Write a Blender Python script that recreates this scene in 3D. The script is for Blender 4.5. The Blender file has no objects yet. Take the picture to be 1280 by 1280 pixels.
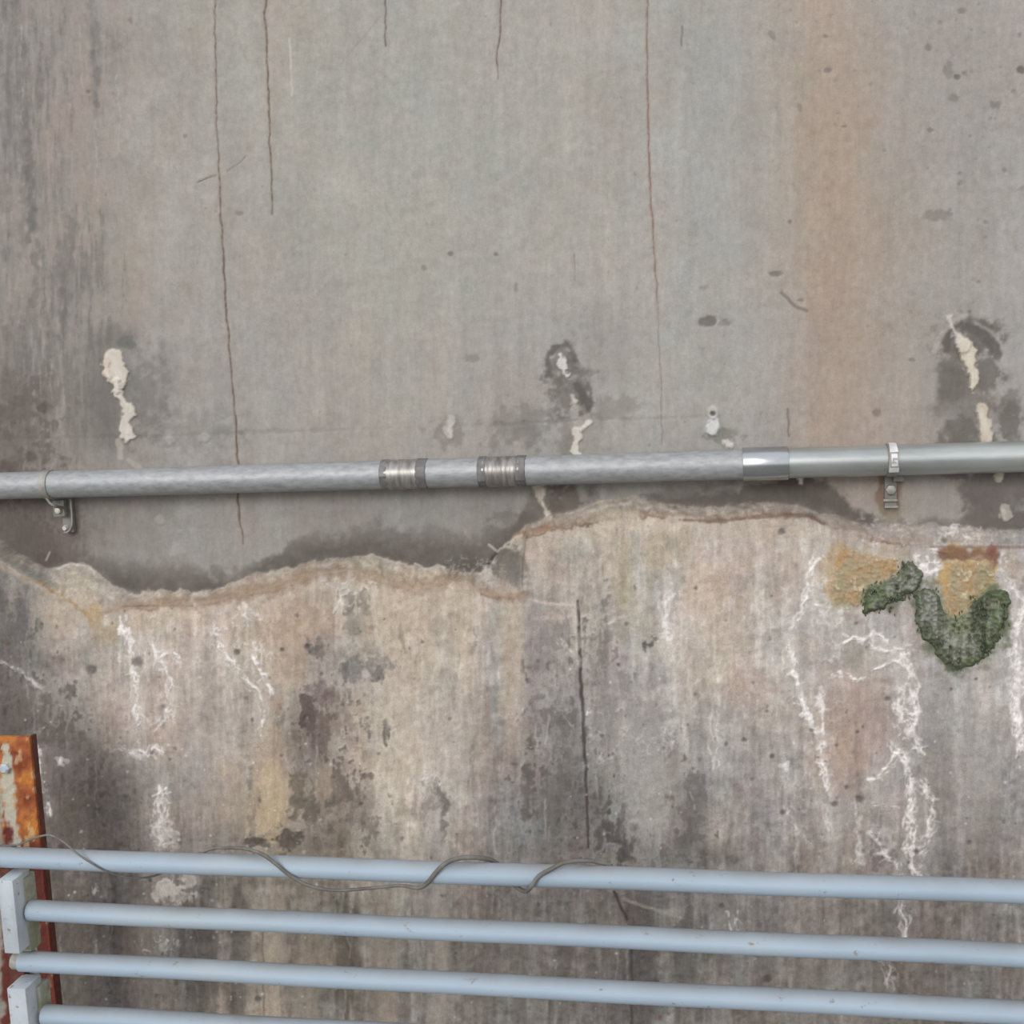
import bpy, math
import numpy as np
from mathutils import Matrix, Vector

# ---------------------------------------------------------------- camera, sky, lights, exposure
W = 1280.0
PP = np.array([640.0, 640.0])
VH = np.array([-7900.0, 815.0])      # where the wall's level lines meet, left of the view
VV = np.array([1120.0, 12000.0])     # where the plumb lines meet, far below
F = math.sqrt(-float(np.dot(VH - PP, VV - PP)))
def _n(v): return v / np.linalg.norm(v)
XW = -_n(np.array([VH[0]-PP[0], VH[1]-PP[1], F]))
ZW = -_n(np.array([VV[0]-PP[0], VV[1]-PP[1], F]))
YW = np.cross(ZW, XW)
CAM = np.array([0.0, -2.0, 2.1])
sc = bpy.context.scene
COL = sc.collection
cd = bpy.data.cameras.new('camera'); cam = bpy.data.objects.new('camera', cd); COL.objects.link(cam)
cd.sensor_width = 36.0; cd.lens = F / W * 36.0; cd.clip_start = 0.02
cr, cu, cf = [np.array([XW[i], YW[i], ZW[i]]) for i in range(3)]
M4 = Matrix(((cr[0], -cu[0], -cf[0], CAM[0]), (cr[1], -cu[1], -cf[1], CAM[1]),
             (cr[2], -cu[2], -cf[2], CAM[2]), (0, 0, 0, 1)))
cam.matrix_world = M4
sc.camera = cam

wd = bpy.data.worlds.new('overcast'); sc.world = wd; wd.use_nodes = True
nt = wd.node_tree; nt.nodes.clear()
_o = nt.nodes.new('ShaderNodeOutputWorld'); _b = nt.nodes.new('ShaderNodeBackground')
_t = nt.nodes.new('ShaderNodeTexCoord'); _s = nt.nodes.new('ShaderNodeSeparateXYZ'); _r = nt.nodes.new('ShaderNodeValToRGB')
_m = nt.nodes.new('ShaderNodeMapRange'); _m.inputs['From Min'].default_value = -1; _m.inputs['From Max'].default_value = 1
nt.links.new(_t.outputs['Generated'], _s.inputs[0]); nt.links.new(_s.outputs['Z'], _m.inputs['Value'])
nt.links.new(_m.outputs[0], _r.inputs[0]); nt.links.new(_r.outputs[0], _b.inputs[0]); nt.links.new(_b.outputs[0], _o.inputs[0])
_r.color_ramp.elements[0].position = 0.0; _r.color_ramp.elements[0].color = (0.16, 0.155, 0.145, 1)
_r.color_ramp.elements[1].position = 1.0; _r.color_ramp.elements[1].color = (0.76, 0.78, 0.82, 1)
for p, c in ((0.49, (0.20, 0.195, 0.185, 1)), (0.515, (1.0, 1.0, 1.0, 1)), (0.72, (0.97, 0.97, 1.0, 1))):
    e = _r.color_ramp.elements.new(p); e.color = c
_b.inputs[1].default_value = 1.0
sl = bpy.data.lights.new('veiled_sun', 'SUN'); sl.energy = 1.15; sl.angle = math.radians(22); sl.color = (1.0, 0.98, 0.95)
so = bpy.data.objects.new('veiled_sun', sl); COL.objects.link(so)
so.rotation_euler = Vector((-0.30, -1.0, 0.45)).to_track_quat('Z', 'Y').to_euler()
sc.view_settings.view_transform = 'Standard'; sc.view_settings.look = 'None'
sc.view_settings.gamma = 1.0; sc.view_settings.use_curve_mapping = False
sc.view_settings.exposure = 0.26

# ---------------------------------------------------------------- helpers
def ray(px, py):
    d = np.array([px - PP[0], py - PP[1], F])
    return np.array([d @ XW, d @ YW, d @ ZW])
def at(px, py, Y=0.0):                 # point of the plane y = Y behind a place in the photograph
    r = ray(px, py); return CAM + r * ((Y - CAM[1]) / r[1])
def project(P):
    q = P - CAM
    c = q[..., 0:1]*XW + q[..., 1:2]*YW + q[..., 2:3]*ZW
    return PP[0] + F*c[..., 0]/c[..., 2], PP[1] + F*c[..., 1]/c[..., 2]
def mpp(px, py, Y=0.0):                # metres per photograph pixel there
    return float(np.linalg.norm(at(px+0.5, py, Y) - at(px-0.5, py, Y)))
def lin(c):
    c = np.asarray(c, dtype=np.float32) / 255.0
    return np.where(c <= 0.04045, c/12.92, ((c+0.055)/1.055)**2.4)
rng = np.random.default_rng(7)

def new_mesh(name, verts, faces, mat, parent=None, smooth=True, cols=None, link=True):
    me = bpy.data.meshes.new(name)
    V = np.asarray(verts, dtype=np.float32).reshape(-1, 3)
    if isinstance(faces, np.ndarray):
        k = faces.shape[1]; n = len(faces)
        me.vertices.add(len(V)); me.vertices.foreach_set('co', V.ravel())
        me.loops.add(n*k); me.loops.foreach_set('vertex_index', faces.astype(np.int32).ravel())
        me.polygons.add(n); me.polygons.foreach_set('loop_start', np.arange(0, n*k, k, dtype=np.int32))
        me.update(calc_edges=True)
    else:
        me.from_pydata([tuple(map(float, v)) for v in V], [], [tuple(int(i) for i in f) for f in faces])
    if cols is not None:
        a = me.color_attributes.new('Col', 'FLOAT_COLOR', 'POINT')
        c4 = np.ones((len(V), 4), dtype=np.float32); c4[:, :3] = cols
        a.data.foreach_set('color', c4.ravel())
    me.polygons.foreach_set('use_smooth', np.full(len(me.polygons), smooth, dtype=bool))
    me.materials.append(mat); me.update()
    o = bpy.data.objects.new(name, me); COL.objects.link(o)
    if parent is not None:
        o.parent = parent; q = parent; t_ = Vector((0, 0, 0))
        while q is not None: t_ += Vector(q.location); q = q.parent
        o.location = -t_
    return o
def empty(name, loc, label=None, cat=None, group=None):
    o = bpy.data.objects.new(name, None); COL.objects.link(o); o.location = tuple(map(float, loc)); o.empty_display_size = 0.05
    if label: o['label'] = label
    if cat: o['category'] = cat
    if group: o['group'] = group
    return o

class MB:
    def __init__(s): s.v = []; s.f = []
    def add(s, v, f):
        b = len(s.v); s.v += [tuple(map(float, p)) for p in v]; s.f += [tuple(i+b for i in q) for q in f]
    def box(s, lo, hi, bev=0.0):
        lo = np.array(lo, float); hi = np.array(hi, float)
        if bev <= 0:
            v = [(x, y, z) for z in (lo[2], hi[2]) for y in (lo[1], hi[1]) for x in (lo[0], hi[0])]
            s.add(v, [(0,2,3,1),(4,5,7,6),(0,1,5,4),(2,6,7,3),(0,4,6,2),(1,3,7,5)]); return
        import bmesh
        bm = bmesh.new(); bmesh.ops.create_cube(bm, size=1.0)
        for q in bm.verts: q.co = Vector(((lo+hi)/2 + np.array(q.co)*(hi-lo)))
        bmesh.ops.bevel(bm, geom=list(bm.edges), offset=bev, segments=2, profile=0.6, affect='EDGES')
        bm.verts.index_update()
        s.add([tuple(q.co) for q in bm.verts], [tuple(q.index for q in f.verts) for f in bm.faces]); bm.free()
    def tube(s, pts, rad, n=16, caps=True):
        pts = [np.array(p, float) for p in pts]; m = len(pts)
        rad = [rad]*m if np.isscalar(rad) else list(rad)
        T = [_n(pts[min(i+1, m-1)] - pts[max(i-1, 0)]) for i in range(m)]
        up = np.array([0, 0, 1.0]) if abs(T[0][2]) < 0.9 else np.array([0, 1.0, 0])
        a = _n(np.cross(T[0], up)); v = []
        for i in range(m):
            a = _n(a - T[i]*(a @ T[i])); b = np.cross(T[i], a)
            for k in range(n):
                t = 2*math.pi*k/n; v.append(pts[i] + rad[i]*(math.cos(t)*a + math.sin(t)*b))
        f = [(i*n+k, i*n+(k+1) % n, (i+1)*n+(k+1) % n, (i+1)*n+k) for i in range(m-1) for k in range(n)]
        if caps: f += [tuple(range(n-1, -1, -1)), tuple((m-1)*n+k for k in range(n))]
        s.add(v, f)
    def build(s, name, mat, parent=None, smooth=True, auto=None):
        o = new_mesh(name, s.v, s.f, mat, parent, smooth)
        if auto:
            import bmesh
            bm = bmesh.new(); bm.from_mesh(o.data)
            bmesh.ops.recalc_face_normals(bm, faces=bm.faces)
            for e in bm.edges:
                if len(e.link_faces) == 2 and e.calc_face_angle(0) > math.radians(auto): e.smooth = False
            bm.to_mesh(o.data); bm.free()
        return o
def catmull(P, k=8):
    P = [np.array(p, float) for p in P]; Q = [2*P[0]-P[1]] + P + [2*P[-1]-P[-2]]; out = []
    for i in range(1, len(Q)-2):
        for j in range(k):
            t = j/k
            out.append(0.5*((2*Q[i]) + (Q[i+1]-Q[i-1])*t + (2*Q[i-1]-5*Q[i]+4*Q[i+1]-Q[i+2])*t*t + (3*Q[i]-Q[i-1]-3*Q[i+1]+Q[i+2])*t**3))
    out.append(P[-1]); return out

# ---------------------------------------------------------------- materials
def mat(name, rough=0.8, metal=0.0, spec=0.5):
    m = bpy.data.materials.new(name); m.use_nodes = True
    N = m.node_tree; b = N.nodes['Principled BSDF']
    b.inputs['Roughness'].default_value = rough; b.inputs['Metallic'].default_value = metal
    b.inputs['Specular IOR Level'].default_value = spec
    return m, N, b
def noise(N, scale, detail=4, vec=None, rough=0.6, mul=None):
    n = N.nodes.new('ShaderNodeTexNoise'); n.inputs['Scale'].default_value = scale; n.inputs['Detail'].default_value = detail
    n.inputs['Roughness'].default_value = rough
    tc = N.nodes.new('ShaderNodeTexCoord'); mp = N.nodes.new('ShaderNodeMapping')
    if mul: mp.inputs['Scale'].default_value = mul
    N.links.new(tc.outputs['Object'], mp.inputs[0]); N.links.new(mp.outputs[0], n.inputs['Vector'])
    return n.outputs['Fac']
def ramp(N, fac, stops):
    r = N.nodes.new('ShaderNodeValToRGB'); N.links.new(fac, r.inputs[0])
    e = r.color_ramp.elements
    e[0].position, e[0].color = stops[0][0], (*stops[0][1], 1); e[1].position, e[1].color = stops[-1][0], (*stops[-1][1], 1)
    for p, c in stops[1:-1]:
        q = e.new(p); q.color = (*c, 1)
    return r.outputs[0]
def mix(N, fac, a, b, mode='MIX'):
    x = N.nodes.new('ShaderNodeMix'); x.data_type = 'RGBA'; x.blend_type = mode
    for s_, v in ((x.inputs[0], fac), (x.inputs[6], a), (x.inputs[7], b)):
        if hasattr(v, 'is_output'): N.links.new(v, s_)
        elif isinstance(v, (int, float)): s_.default_value = v
        else: s_.default_value = (*v, 1)
    return x.outputs[2]
def bump(N, b, h, strength, dist=0.002):
    k = N.nodes.new('ShaderNodeBump'); k.inputs['Strength'].default_value = strength; k.inputs['Distance'].default_value = dist
    N.links.new(h, k.inputs['Height']); N.links.new(k.outputs[0], b.inputs['Normal'])
def L(*c): return tuple(float(x) for x in lin(c))

def concrete_mat(name, amp, bs):
    m, N, b = mat(name, 0.86, spec=0.3)
    a = N.nodes.new('ShaderNodeVertexColor'); a.layer_name = 'Col'
    g = ramp(N, noise(N, 420, 3, rough=0.7), [(0.3, (1-amp,)*3), (0.5, (1.0,)*3), (0.7, (1+amp,)*3)])
    g2 = ramp(N, noise(N, 110, 4, mul=(1, 1, 0.45)), [(0.3, (1-amp*0.9, 1-amp, 1-amp)), (0.5, (1.0,)*3), (0.7, (1+amp*0.8,)*3)])
    N.links.new(mix(N, 1.0, mix(N, 1.0, a.outputs[0], g, 'MULTIPLY'), g2, 'MULTIPLY'), b.inputs['Base Color'])
    bump(N, b, noise(N, 260, 5, rough=0.7), bs, 0.0015)
    return m
M_UP = concrete_mat('weathered smooth concrete', 0.08, 0.25)
M_LOW = concrete_mat('rough stained concrete', 0.14, 0.45)

def paint_mat():
    m, N, b = mat('pale blue rail paint', 0.6, spec=0.35)
    base = ramp(N, noise(N, 6, 4, mul=(0.6, 1, 1)), [(0.3, L(154, 170, 184)), (0.5, L(161, 178, 194)), (0.7, L(167, 181, 190))])
    sp = ramp(N, noise(N, 55, 5, rough=0.72, mul=(0.7, 1, 1)), [(0.635, (0, 0, 0)), (0.72, (1, 1, 1))])
    c = mix(N, sp, base, L(132, 122, 112))
    geo = N.nodes.new('ShaderNodeNewGeometry'); sx = N.nodes.new('ShaderNodeSeparateXYZ'); N.links.new(geo.outputs['Normal'], sx.inputs[0])
    d = ramp(N, sx.outputs['Z'], [(0.25, (0, 0, 0)), (0.95, (0.75, 0.75, 0.75))])
    dn = mix(N, 1.0, d, ramp(N, noise(N, 14, 5), [(0.3, (0.55,)*3), (0.7, (1,)*3)]), 'MULTIPLY')
    N.links.new(mix(N, dn, c, L(132, 130, 126)), b.inputs['Base Color'])
    bump(N, b, noise(N, 90, 4), 0.15, 0.001)
    return m
M_RAIL = paint_mat()

def bracket_mat():
    m, N, b = mat('whitish painted steel', 0.5)
    base = ramp(N, noise(N, 25, 4, mul=(1, 1, 0.4)), [(0.3, L(160, 168, 176)), (0.6, L(186, 194, 200)), (0.8, L(196, 200, 200))])
    sp = ramp(N, noise(N, 70, 5, rough=0.7), [(0.62, (0, 0, 0)), (0.7, (1, 1, 1))])
    N.links.new(mix(N, sp, base, L(120, 112, 92)), b.inputs['Base Color']); bump(N, b, noise(N, 60, 4), 0.3)
    return m
M_BRK = bracket_mat()
def simple(name, stops, scale, rough=0.6, metal=0.0, mul=None, bs=0.3, spec=0.5, detail=5):
    m, N, b = mat(name, rough, metal, spec)
    N.links.new(ramp(N, noise(N, scale, detail, mul=mul), stops), b.inputs['Base Color'])
    bump(N, b, noise(N, scale*3, 4, mul=mul), bs, 0.001)
    return m
M_OLIVE = simple('algae stained mortar', [(0.3, L(124, 124, 98)), (0.5, L(142, 144, 126)), (0.7, L(164, 168, 162))], 40, 0.8)
M_DKRUST = simple('dark rust', [(0.3, L(66, 42, 36)), (0.55, L(90, 48, 40)), (0.8, L(112, 76, 58))], 60, 0.85)
M_PLUG = simple('grimy end plug', [(0.3, L(130, 126, 120)), (0.7, L(165, 165, 162))], 80, 0.7)
M_PIPE = simple('weathered galvanised conduit', [(0.3, L(142, 144, 145)), (0.5, L(158, 161, 163)), (0.7, L(172, 173, 174))], 120, 0.5, 0.25, mul=(0.45, 1, 1), bs=0.3)
M_PIPE2 = simple('cleaner galvanised conduit', [(0.25, L(150, 156, 155)), (0.5, L(170, 175, 174)), (0.75, L(188, 192, 190))], 22, 0.36, 0.6, mul=(0.3, 1, 1), bs=0.12)
M_COUP = simple('bright zinc coupling', [(0.3, L(165, 170, 174)), (0.7, L(200, 205, 208))], 20, 0.26, 0.9, mul=(0.3, 1, 1), bs=0.06)
M_CPL = simple('dull coupling', [(0.3, L(120, 116, 112)), (0.6, L(165, 163, 158)), (0.8, L(185, 184, 180))], 40, 0.42, 0.6, mul=(3, 1, 0.5), bs=0.2)
M_BAND = simple('dark coupling nut', [(0.3, L(104, 102, 102)), (0.7, L(134, 132, 132))], 60, 0.6, 0.4)
M_STRAP = simple('dull strap', [(0.3, L(140, 138, 132)), (0.7, L(172, 170, 163))], 70, 0.55, 0.3)
M_ALU = simple('bright stamped aluminium', [(0.3, L(205, 205, 208)), (0.7, L(238, 238, 240))], 60, 0.4, 0.25, bs=0.2)
M_STRUT = simple('grey strut steel', [(0.3, L(118, 116, 110)), (0.7, L(150, 148, 140))], 60, 0.6, 0.3)
M_SCREW = simple('pale screw head', [(0.3, L(190, 186, 178)), (0.7, L(225, 222, 215))], 60, 0.45, 0.3)
M_WIRE = simple('grey weathered wire', [(0.3, L(80, 76, 72)), (0.5, L(104, 101, 96)), (0.75, L(132, 132, 130))], 30, 0.7)
def vc_mat(name, rough, amp=0.12, bs=0.5):
    m, N, b = mat(name, rough, spec=0.3)
    a = N.nodes.new('ShaderNodeVertexColor'); a.layer_name = 'Col'
    g = ramp(N, noise(N, 300, 4), [(0.3, (1-amp,)*3), (0.7, (1+amp,)*3)])
    N.links.new(mix(N, 1.0, a.outputs[0], g, 'MULTIPLY'), b.inputs['Base Color']); bump(N, b, noise(N, 200, 4), bs, 0.001)
    return m
M_RUST = vc_mat('rust with paint remains', 0.8)
M_MOSS = vc_mat('moss', 0.9)
M_GROUND = simple('grimy ground slab', [(0.3, L(105, 100, 92)), (0.7, L(135, 130, 120))], 6, 0.9)

# ---------------------------------------------------------------- the stains and relief of the wall, surveyed on a map
X0, Y0, X1, Y1 = -300, -300, 1580, 1580
NW, NH = X1-X0, Y1-Y0
gx = np.arange(X0, X1, dtype=np.float32); gy = np.arange(Y0, Y1, dtype=np.float32)
GX, GY = np.meshgrid(gx, gy)
def vnoise(sx, sy, seed):
    r = np.random.default_rng(seed)
    u = np.arange(NW)/sx; v = np.arange(NH)/sy
    g = r.random((int(v[-1])+2, int(u[-1])+2), dtype=np.float32)*2-1
    iu = u.astype(int); iv = v.astype(int); fu = (u-iu).astype(np.float32); fv = (v-iv).astype(np.float32)
    fu = fu*fu*(3-2*fu); fv = (fv*fv*(3-2*fv))[:, None]
    R = g[:, iu]*(1-fu) + g[:, iu+1]*fu
    return R[iv]*(1-fv) + R[iv+1]*fv
def fbm(sx, sy, seed, octs=5, gain=0.55):
    o = 0; a = 1; t = 0
    for k in range(octs):
        if min(sx, sy) < 1.3: break
        o = o + a*vnoise(sx, sy, seed*31+k); t += a*a; a *= gain; sx /= 2; sy /= 2
    return o / math.sqrt(t) * 1.5
NA = fbm(60, 60, 1); NB = fbm(24, 24, 2); NC = fbm(9, 9, 3, 3); ND = fbm(160, 160, 4)
S1 = fbm(14, 150, 5); S2 = fbm(40, 320, 6); S3 = fbm(6, 45, 7, 3); S4 = fbm(3, 26, 9, 2); FI = fbm(3.5, 3.5, 8, 2)
NBC = .5*NB + .9*NC + .3*FI
def ss(a, b, x):
    t = np.clip((x-a)/(b-a), 0, 1); return t*t*(3-2*t)
def win(x0, y0, x1, y1):
    a = max(0, int(x0)-X0); b = min(NW, int(x1)-X0+1); c = max(0, int(y0)-Y0); d = min(NH, int(y1)-Y0+1)
    return (slice(c, d), slice(a, b))
C = np.zeros((NH, NW, 3), dtype=np.float32)     # colour in 0..255
H = np.zeros((NH, NW), dtype=np.float32)        # relief in metres towards the viewer
DEP = np.zeros((NH, NW), dtype=np.uint8)        # number of the mineral deposit
# broad tone of the wall, every 80 pixels of the survey
TX = np.arange(0, 1281, 80)
def rowc(s): return [tuple(int(q) for q in t.split(',')) for t in s.split()]
UP = [
 (0,   '143,139,134 150,144,138 156,152,145 160,157,149 162,159,151 163,160,152 163,161,154 164,162,154 165,162,154 165,162,155 164,162,155 163,161,155 164,157,148 165,152,140 160,155,149 157,152,146 160,157,151'),
 (160, '141,137,132 150,142,136 158,153,147 161,157,150 162,159,151 162,160,152 163,161,154 164,162,155 164,161,154 165,161,153 164,161,154 162,160,155 162,156,147 163,148,134 159,153,146 156,152,147 158,155,150'),
 (320, '139,136,131 146,141,134 154,148,139 160,156,149 160,157,150 161,158,149 162,159,149 162,159,151 163,160,153 163,160,152 163,160,153 160,159,154 162,154,145 162,147,133 160,152,143 157,153,147 158,155,150'),
 (450, '132,127,122 141,136,129 147,142,137 156,152,147 158,154,148 159,155,148 161,157,149 160,156,149 157,153,147 156,152,147 162,158,151 160,158,152 161,156,149 162,148,136 157,149,141 150,146,140 156,153,149'),
 (560, '134,128,121 138,133,125 146,140,134 154,150,144 157,153,147 157,153,147 158,154,147 156,152,146 152,148,142 154,150,144 158,155,149 156,153,147 158,152,145 163,149,137 160,150,141 148,143,138 152,148,144'),
 (650, '112,106,100 130,124,118 144,140,134 150,147,141 150,147,141 148,145,139 146,143,138 147,144,139 138,134,128 140,136,131 148,145,140 140,137,131 135,130,124 158,150,142 156,150,144 145,141,136 130,126,122')]
LO = [
 (650, '150,140,130 155,146,135 158,148,138 158,149,139 158,148,137 160,150,138 160,150,139 158,150,141 158,152,143 168,156,141 170,158,144 170,158,146 168,154,143 165,150,139 158,150,143 158,150,146 156,150,146'),
 (760, '112,107,102 152,143,132 172,160,147 176,164,152 170,156,142 158,146,133 170,157,141 173,161,147 163,154,145 158,151,140 160,152,143 172,159,147 168,155,145 164,160,152 160,150,142 150,146,140 158,152,147'),
 (840, '104,99,94 140,132,124 166,154,143 168,156,145 164,149,134 150,138,127 162,151,138 172,160,147 152,145,138 140,134,129 160,152,145 172,160,147 165,154,145 160,148,139 158,147,139 156,151,146 156,152,148'),
 (920, '98,93,88 118,110,104 152,142,134 158,149,140 158,144,130 120,111,102 172,160,145 166,154,141 138,131,125 128,123,118 148,143,138 158,149,141 152,144,137 158,143,133 150,140,133 146,142,137 148,142,138'),
 (1010,'98,93,87 112,105,98 136,127,120 146,137,130 166,148,124 116,107,97 170,158,143 160,150,139 130,124,118 112,107,102 146,143,137 122,117,112 145,137,131 148,138,131 142,134,128 138,133,128 140,134,130'),
 (1100,'96,92,86 110,103,96 128,120,113 132,124,117 136,126,113 124,115,103 156,146,132 146,136,126 122,116,110 118,112,106 124,119,113 124,118,113 136,129,123 134,126,119 134,125,118 132,125,120 134,127,122'),
 (1180,'98,93,87 108,102,95 128,121,114 116,110,104 148,139,126 118,110,98 142,133,121 128,120,112 124,117,110 118,112,105 112,107,101 124,118,111 132,125,118 130,122,115 128,120,113 128,121,114 126,119,113'),
 (1280,'98,93,87 108,102,95 118,112,105 112,106,99 150,141,127 112,105,95 138,130,120 126,119,112 120,113,106 112,106,100 110,105,99 122,116,109 130,123,115 128,121,114 124,117,110 124,117,110 122,116,110')]
def field(rows):
    ys = np.array([r[0] for r in rows], float); A = np.array([rowc(r[1]) for r in rows], dtype=np.float32)
    xi = np.interp(gx, TX, np.arange(17)); yi = np.interp(gy, ys, np.arange(len(ys)))
    ix = np.clip(xi.astype(int), 0, 15); fx = (xi-ix); fx = (fx*fx*(3-2*fx)).astype(np.float32)[None, :, None]
    iy = np.clip(yi.astype(int), 0, len(ys)-2); fy = (yi-iy); fy = (fy*fy*(3-2*fy)).astype(np.float32)[:, None, None]
    R = A[:, ix]*(1-fx) + A[:, ix+1]*fx
    return R[iy]*(1-fy) + R[iy+1]*fy
# warp the broad tones so that they do not read as a grid
def warped(Fd, amp):
    dx = np.clip(GX - X0 + amp*NA*0.8 + 6*NB, 0, NW-1).astype(int); dy = np.clip(GY - Y0 + amp*1.3*ND + 8*NB, 0, NH-1).astype(int)
    return Fd[dy, dx]
CU = warped(field(UP), 14); CL = warped(field(LO), 12) + np.array([8.0, 10.0, 9.5], dtype=np.float32)
# edge lines: E1 where the ledge meets the upper wall, E2 the lip of the rough lower face
E1 = [(-300,690),(-60,668),(0,674),(30,695),(60,712),(80,706),(100,705),(120,713),(135,729),(170,739),(240,739),(270,734),(300,723),(340,713),(390,703),(430,698),(460,692),(500,700),(530,711),(548,705),(575,715),(600,713),(612,705),(618,692),(630,680),(660,656),(690,643),(720,636),(750,628),(790,622),(830,628),(880,634),(920,632),(960,627),(1000,632),(1040,646),(1080,655),(1130,655),(1180,657),(1280,663),(1580,680)]
E2 = [(-300,712),(-60,690),(0,692),(30,716),(60,736),(90,756),(115,769),(150,760),(200,759),(250,756),(300,746),(350,736),(400,719),(440,715),(480,728),(520,738),(560,726),(580,729),(600,740),(640,748),(652,744),(658,672),(690,661),(720,657),(760,648),(810,643),(850,648),(900,650),(950,646),(1000,646),(1040,661),(1080,673),(1130,681),(1180,684),(1280,684),(1580,700)]
def line_y(E, n):
    return np.interp(gx, [p[0] for p in E], [p[1] for p in E]).astype(np.float32)[None, :] + n
rag = 3.0*NB + 1.6*NC
e1 = line_y(E1, rag); e2 = line_y(E2, rag*0.8 + 1.5*FI); e2 = np.maximum(e2, e1+5)
low = ss(-2, 2, GY - e1)[..., None]
CU += np.array([0.0, -0.5, 0.0], dtype=np.float32)
C[:] = CU*(1-low) + CL*low
up1 = 1 - low[..., 0]; lo1 = low[..., 0]
below = ss(0, 3, GY-e2)
# relief
t = np.clip((GY-e1)/(e2-e1), 0, 1)
H += 0.048*(0.25*ss(0, 0.25, t) + 0.75*ss(0.1, 1.05, t)) * 1.0
H += lo1*(0.0007*NB + 0.0004*NC + 0.0012*NA + 0.0002*FI) + up1*(0.0006*NA + 0.00025*NC + 0.0008*ND)
H += below*(0.002*ss(0.2, 1.6, S2) + 0.0005*S3)
DARK = lambda k: np.array(k, dtype=np.float32)
def apply(sl, mask, col, h=0.0, mult=False):
    m = mask[..., None] if mask.ndim == 2 else mask
    if mult: C[sl] *= 1 - m*(1-np.array(col, dtype=np.float32))
    else: C[sl] += (np.array(col, dtype=np.float32) - C[sl])*m
    if h: H[sl] += h*mask
# general grain
C += (S1*3.0 + S4*1.2 + FI*1.6 + NA*1.5)[..., None]*up1[..., None] + (NC*2.2 + NB*1.6)[..., None]*np.array([1, 1, 1])
C += (S1*7.0 + S3*5.5 + S2*4.0 + NB*4.5 + NC*5.0 + S4*5.0 + FI*3.0)[..., None]*lo1[..., None]*np.array([1, 1, 0.95], dtype=np.float32)
tint = fbm(34, 60, 11, 3); tint2 = fbm(20, 30, 12, 3)
C += tint[..., None]*np.array([2.2, -0.3, -1.4], dtype=np.float32)*(0.6+0.8*lo1)[..., None]
C += tint2[..., None]*np.array([-0.3, 0.8, -0.8], dtype=np.float32)*(0.4+0.7*lo1)[..., None]

def blob(x, y, rx, ry, col, a=1.0, edge=0.35, n=0.35, nf=None, rot=0.0, h=0.0, where=None, mult=False):
    R = max(rx, ry)*1.7 + 4; sl = win(x-R, y-R, x+R, y+R)
    dx = GX[sl]-x; dy = GY[sl]-y
    if rot:
        c, s = math.cos(math.radians(rot)), math.sin(math.radians(rot)); dx, dy = dx*c+dy*s, -dx*s+dy*c
    if nf is None: nf = NB if min(rx, ry) > 22 else NBC
    q = np.sqrt((dx/rx)**2 + (dy/ry)**2) + n*nf[sl]
    m = a*(1 - ss(1-edge, 1+edge, q))
    if where is not None: m = m*where[sl]
    apply(sl, m, col, h, mult); return sl, m
def stroke(pts, w, col, a=1.0, jit=1.0, soft=0.8, h=0.0, br=0.0, where=None, nw=0.0, deposit=0):
    """paint a wandering line"""
    P = np.array(pts, float)
    k = max(2, int(np.sum(np.hypot(*np.diff(P, axis=0).T))/4))
    s = np.concatenate([[0], np.cumsum(np.hypot(*np.diff(P, axis=0).T))]); u = np.linspace(0, s[-1], k)
    Q = np.stack([np.interp(u, s, P[:, 0]), np.interp(u, s, P[:, 1])], 1)
    Q[:, 0] += jit*np.convolve(rng.normal(size=k+4), np.ones(3)/1.7, 'same')[2:-2]
    if jit > 0: Q[:, 1] += 0.5*jit*rng.normal(size=k)
    wv = w if np.isscalar(w) else None
    ws = (np.interp(u, s, w) if len(w) == len(s) else np.interp(u, np.linspace(0, s[-1], len(w)), w)) if wv is None else np.full(k, w)
    pad = float(ws.max())*2+6; sl = win(Q[:, 0].min()-pad, Q[:, 1].min()-pad, Q[:, 0].max()+pad, Q[:, 1].max()+pad)
    acc = np.zeros(GX[sl].shape, dtype=np.float32)
    oy, ox = sl[0].start, sl[1].start
    for i in range(k-1):
        (x0, y0), (x1, y1) = Q[i], Q[i+1]; ww = (ws[i]+ws[i+1])/2; p = ww + soft + 3
        s2 = win(min(x0, x1)-p, min(y0, y1)-p, max(x0, x1)+p, max(y0, y1)+p)
        X, Y = GX[s2], GY[s2]
        if X.size == 0: continue
        vx, vy = x1-x0, y1-y0; L2 = vx*vx+vy*vy+1e-6
        tt = np.clip(((X-x0)*vx+(Y-y0)*vy)/L2, 0, 1)
        d = np.hypot(X-x0-tt*vx, Y-y0-tt*vy)
        if nw: d = d + nw*NC[s2]
        f = 1 - ss(max(0, ww/2-soft*0.5), ww/2+soft, d)
        if br: f = f*(1-br*(rng.random() < 0.35))
        v = acc[s2[0].start-oy:s2[0].stop-oy, s2[1].start-ox:s2[1].stop-ox]
        np.maximum(v, f, out=v)
    m = acc*a
    if where is not None: m = m*where[sl]
    apply(sl, m, col, h)
    if deposit: DEP[sl][acc > 0.45] = deposit
    return sl, m
def veins(x0, y0, x1, y1, a, col=(214, 208, 203), sc=16, thr=0.10, seed=20, h=0.0015, soft=0.3, vert=1.6):
    sl = win(x0, y0, x1, y1)
    n = fbm(sc, sc*vert, seed, 4)[sl]
    cx, cy, rx, ry = (x0+x1)/2, (y0+y1)/2, (x1-x0)/2, (y1-y0)/2
    q = ((GX[sl]-cx)/rx)**2 + ((GY[sl]-cy)/ry)**2
    f = (1-ss(1-soft, 1, q+0.3*NB[sl]))
    m = (1-ss(thr*0.5, thr*1.5, np.abs(n)))*f*a*np.clip(0.8+0.8*NB[sl]+0.4*NC[sl], 0, 1)
    apply(sl, m, col, h)
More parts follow.
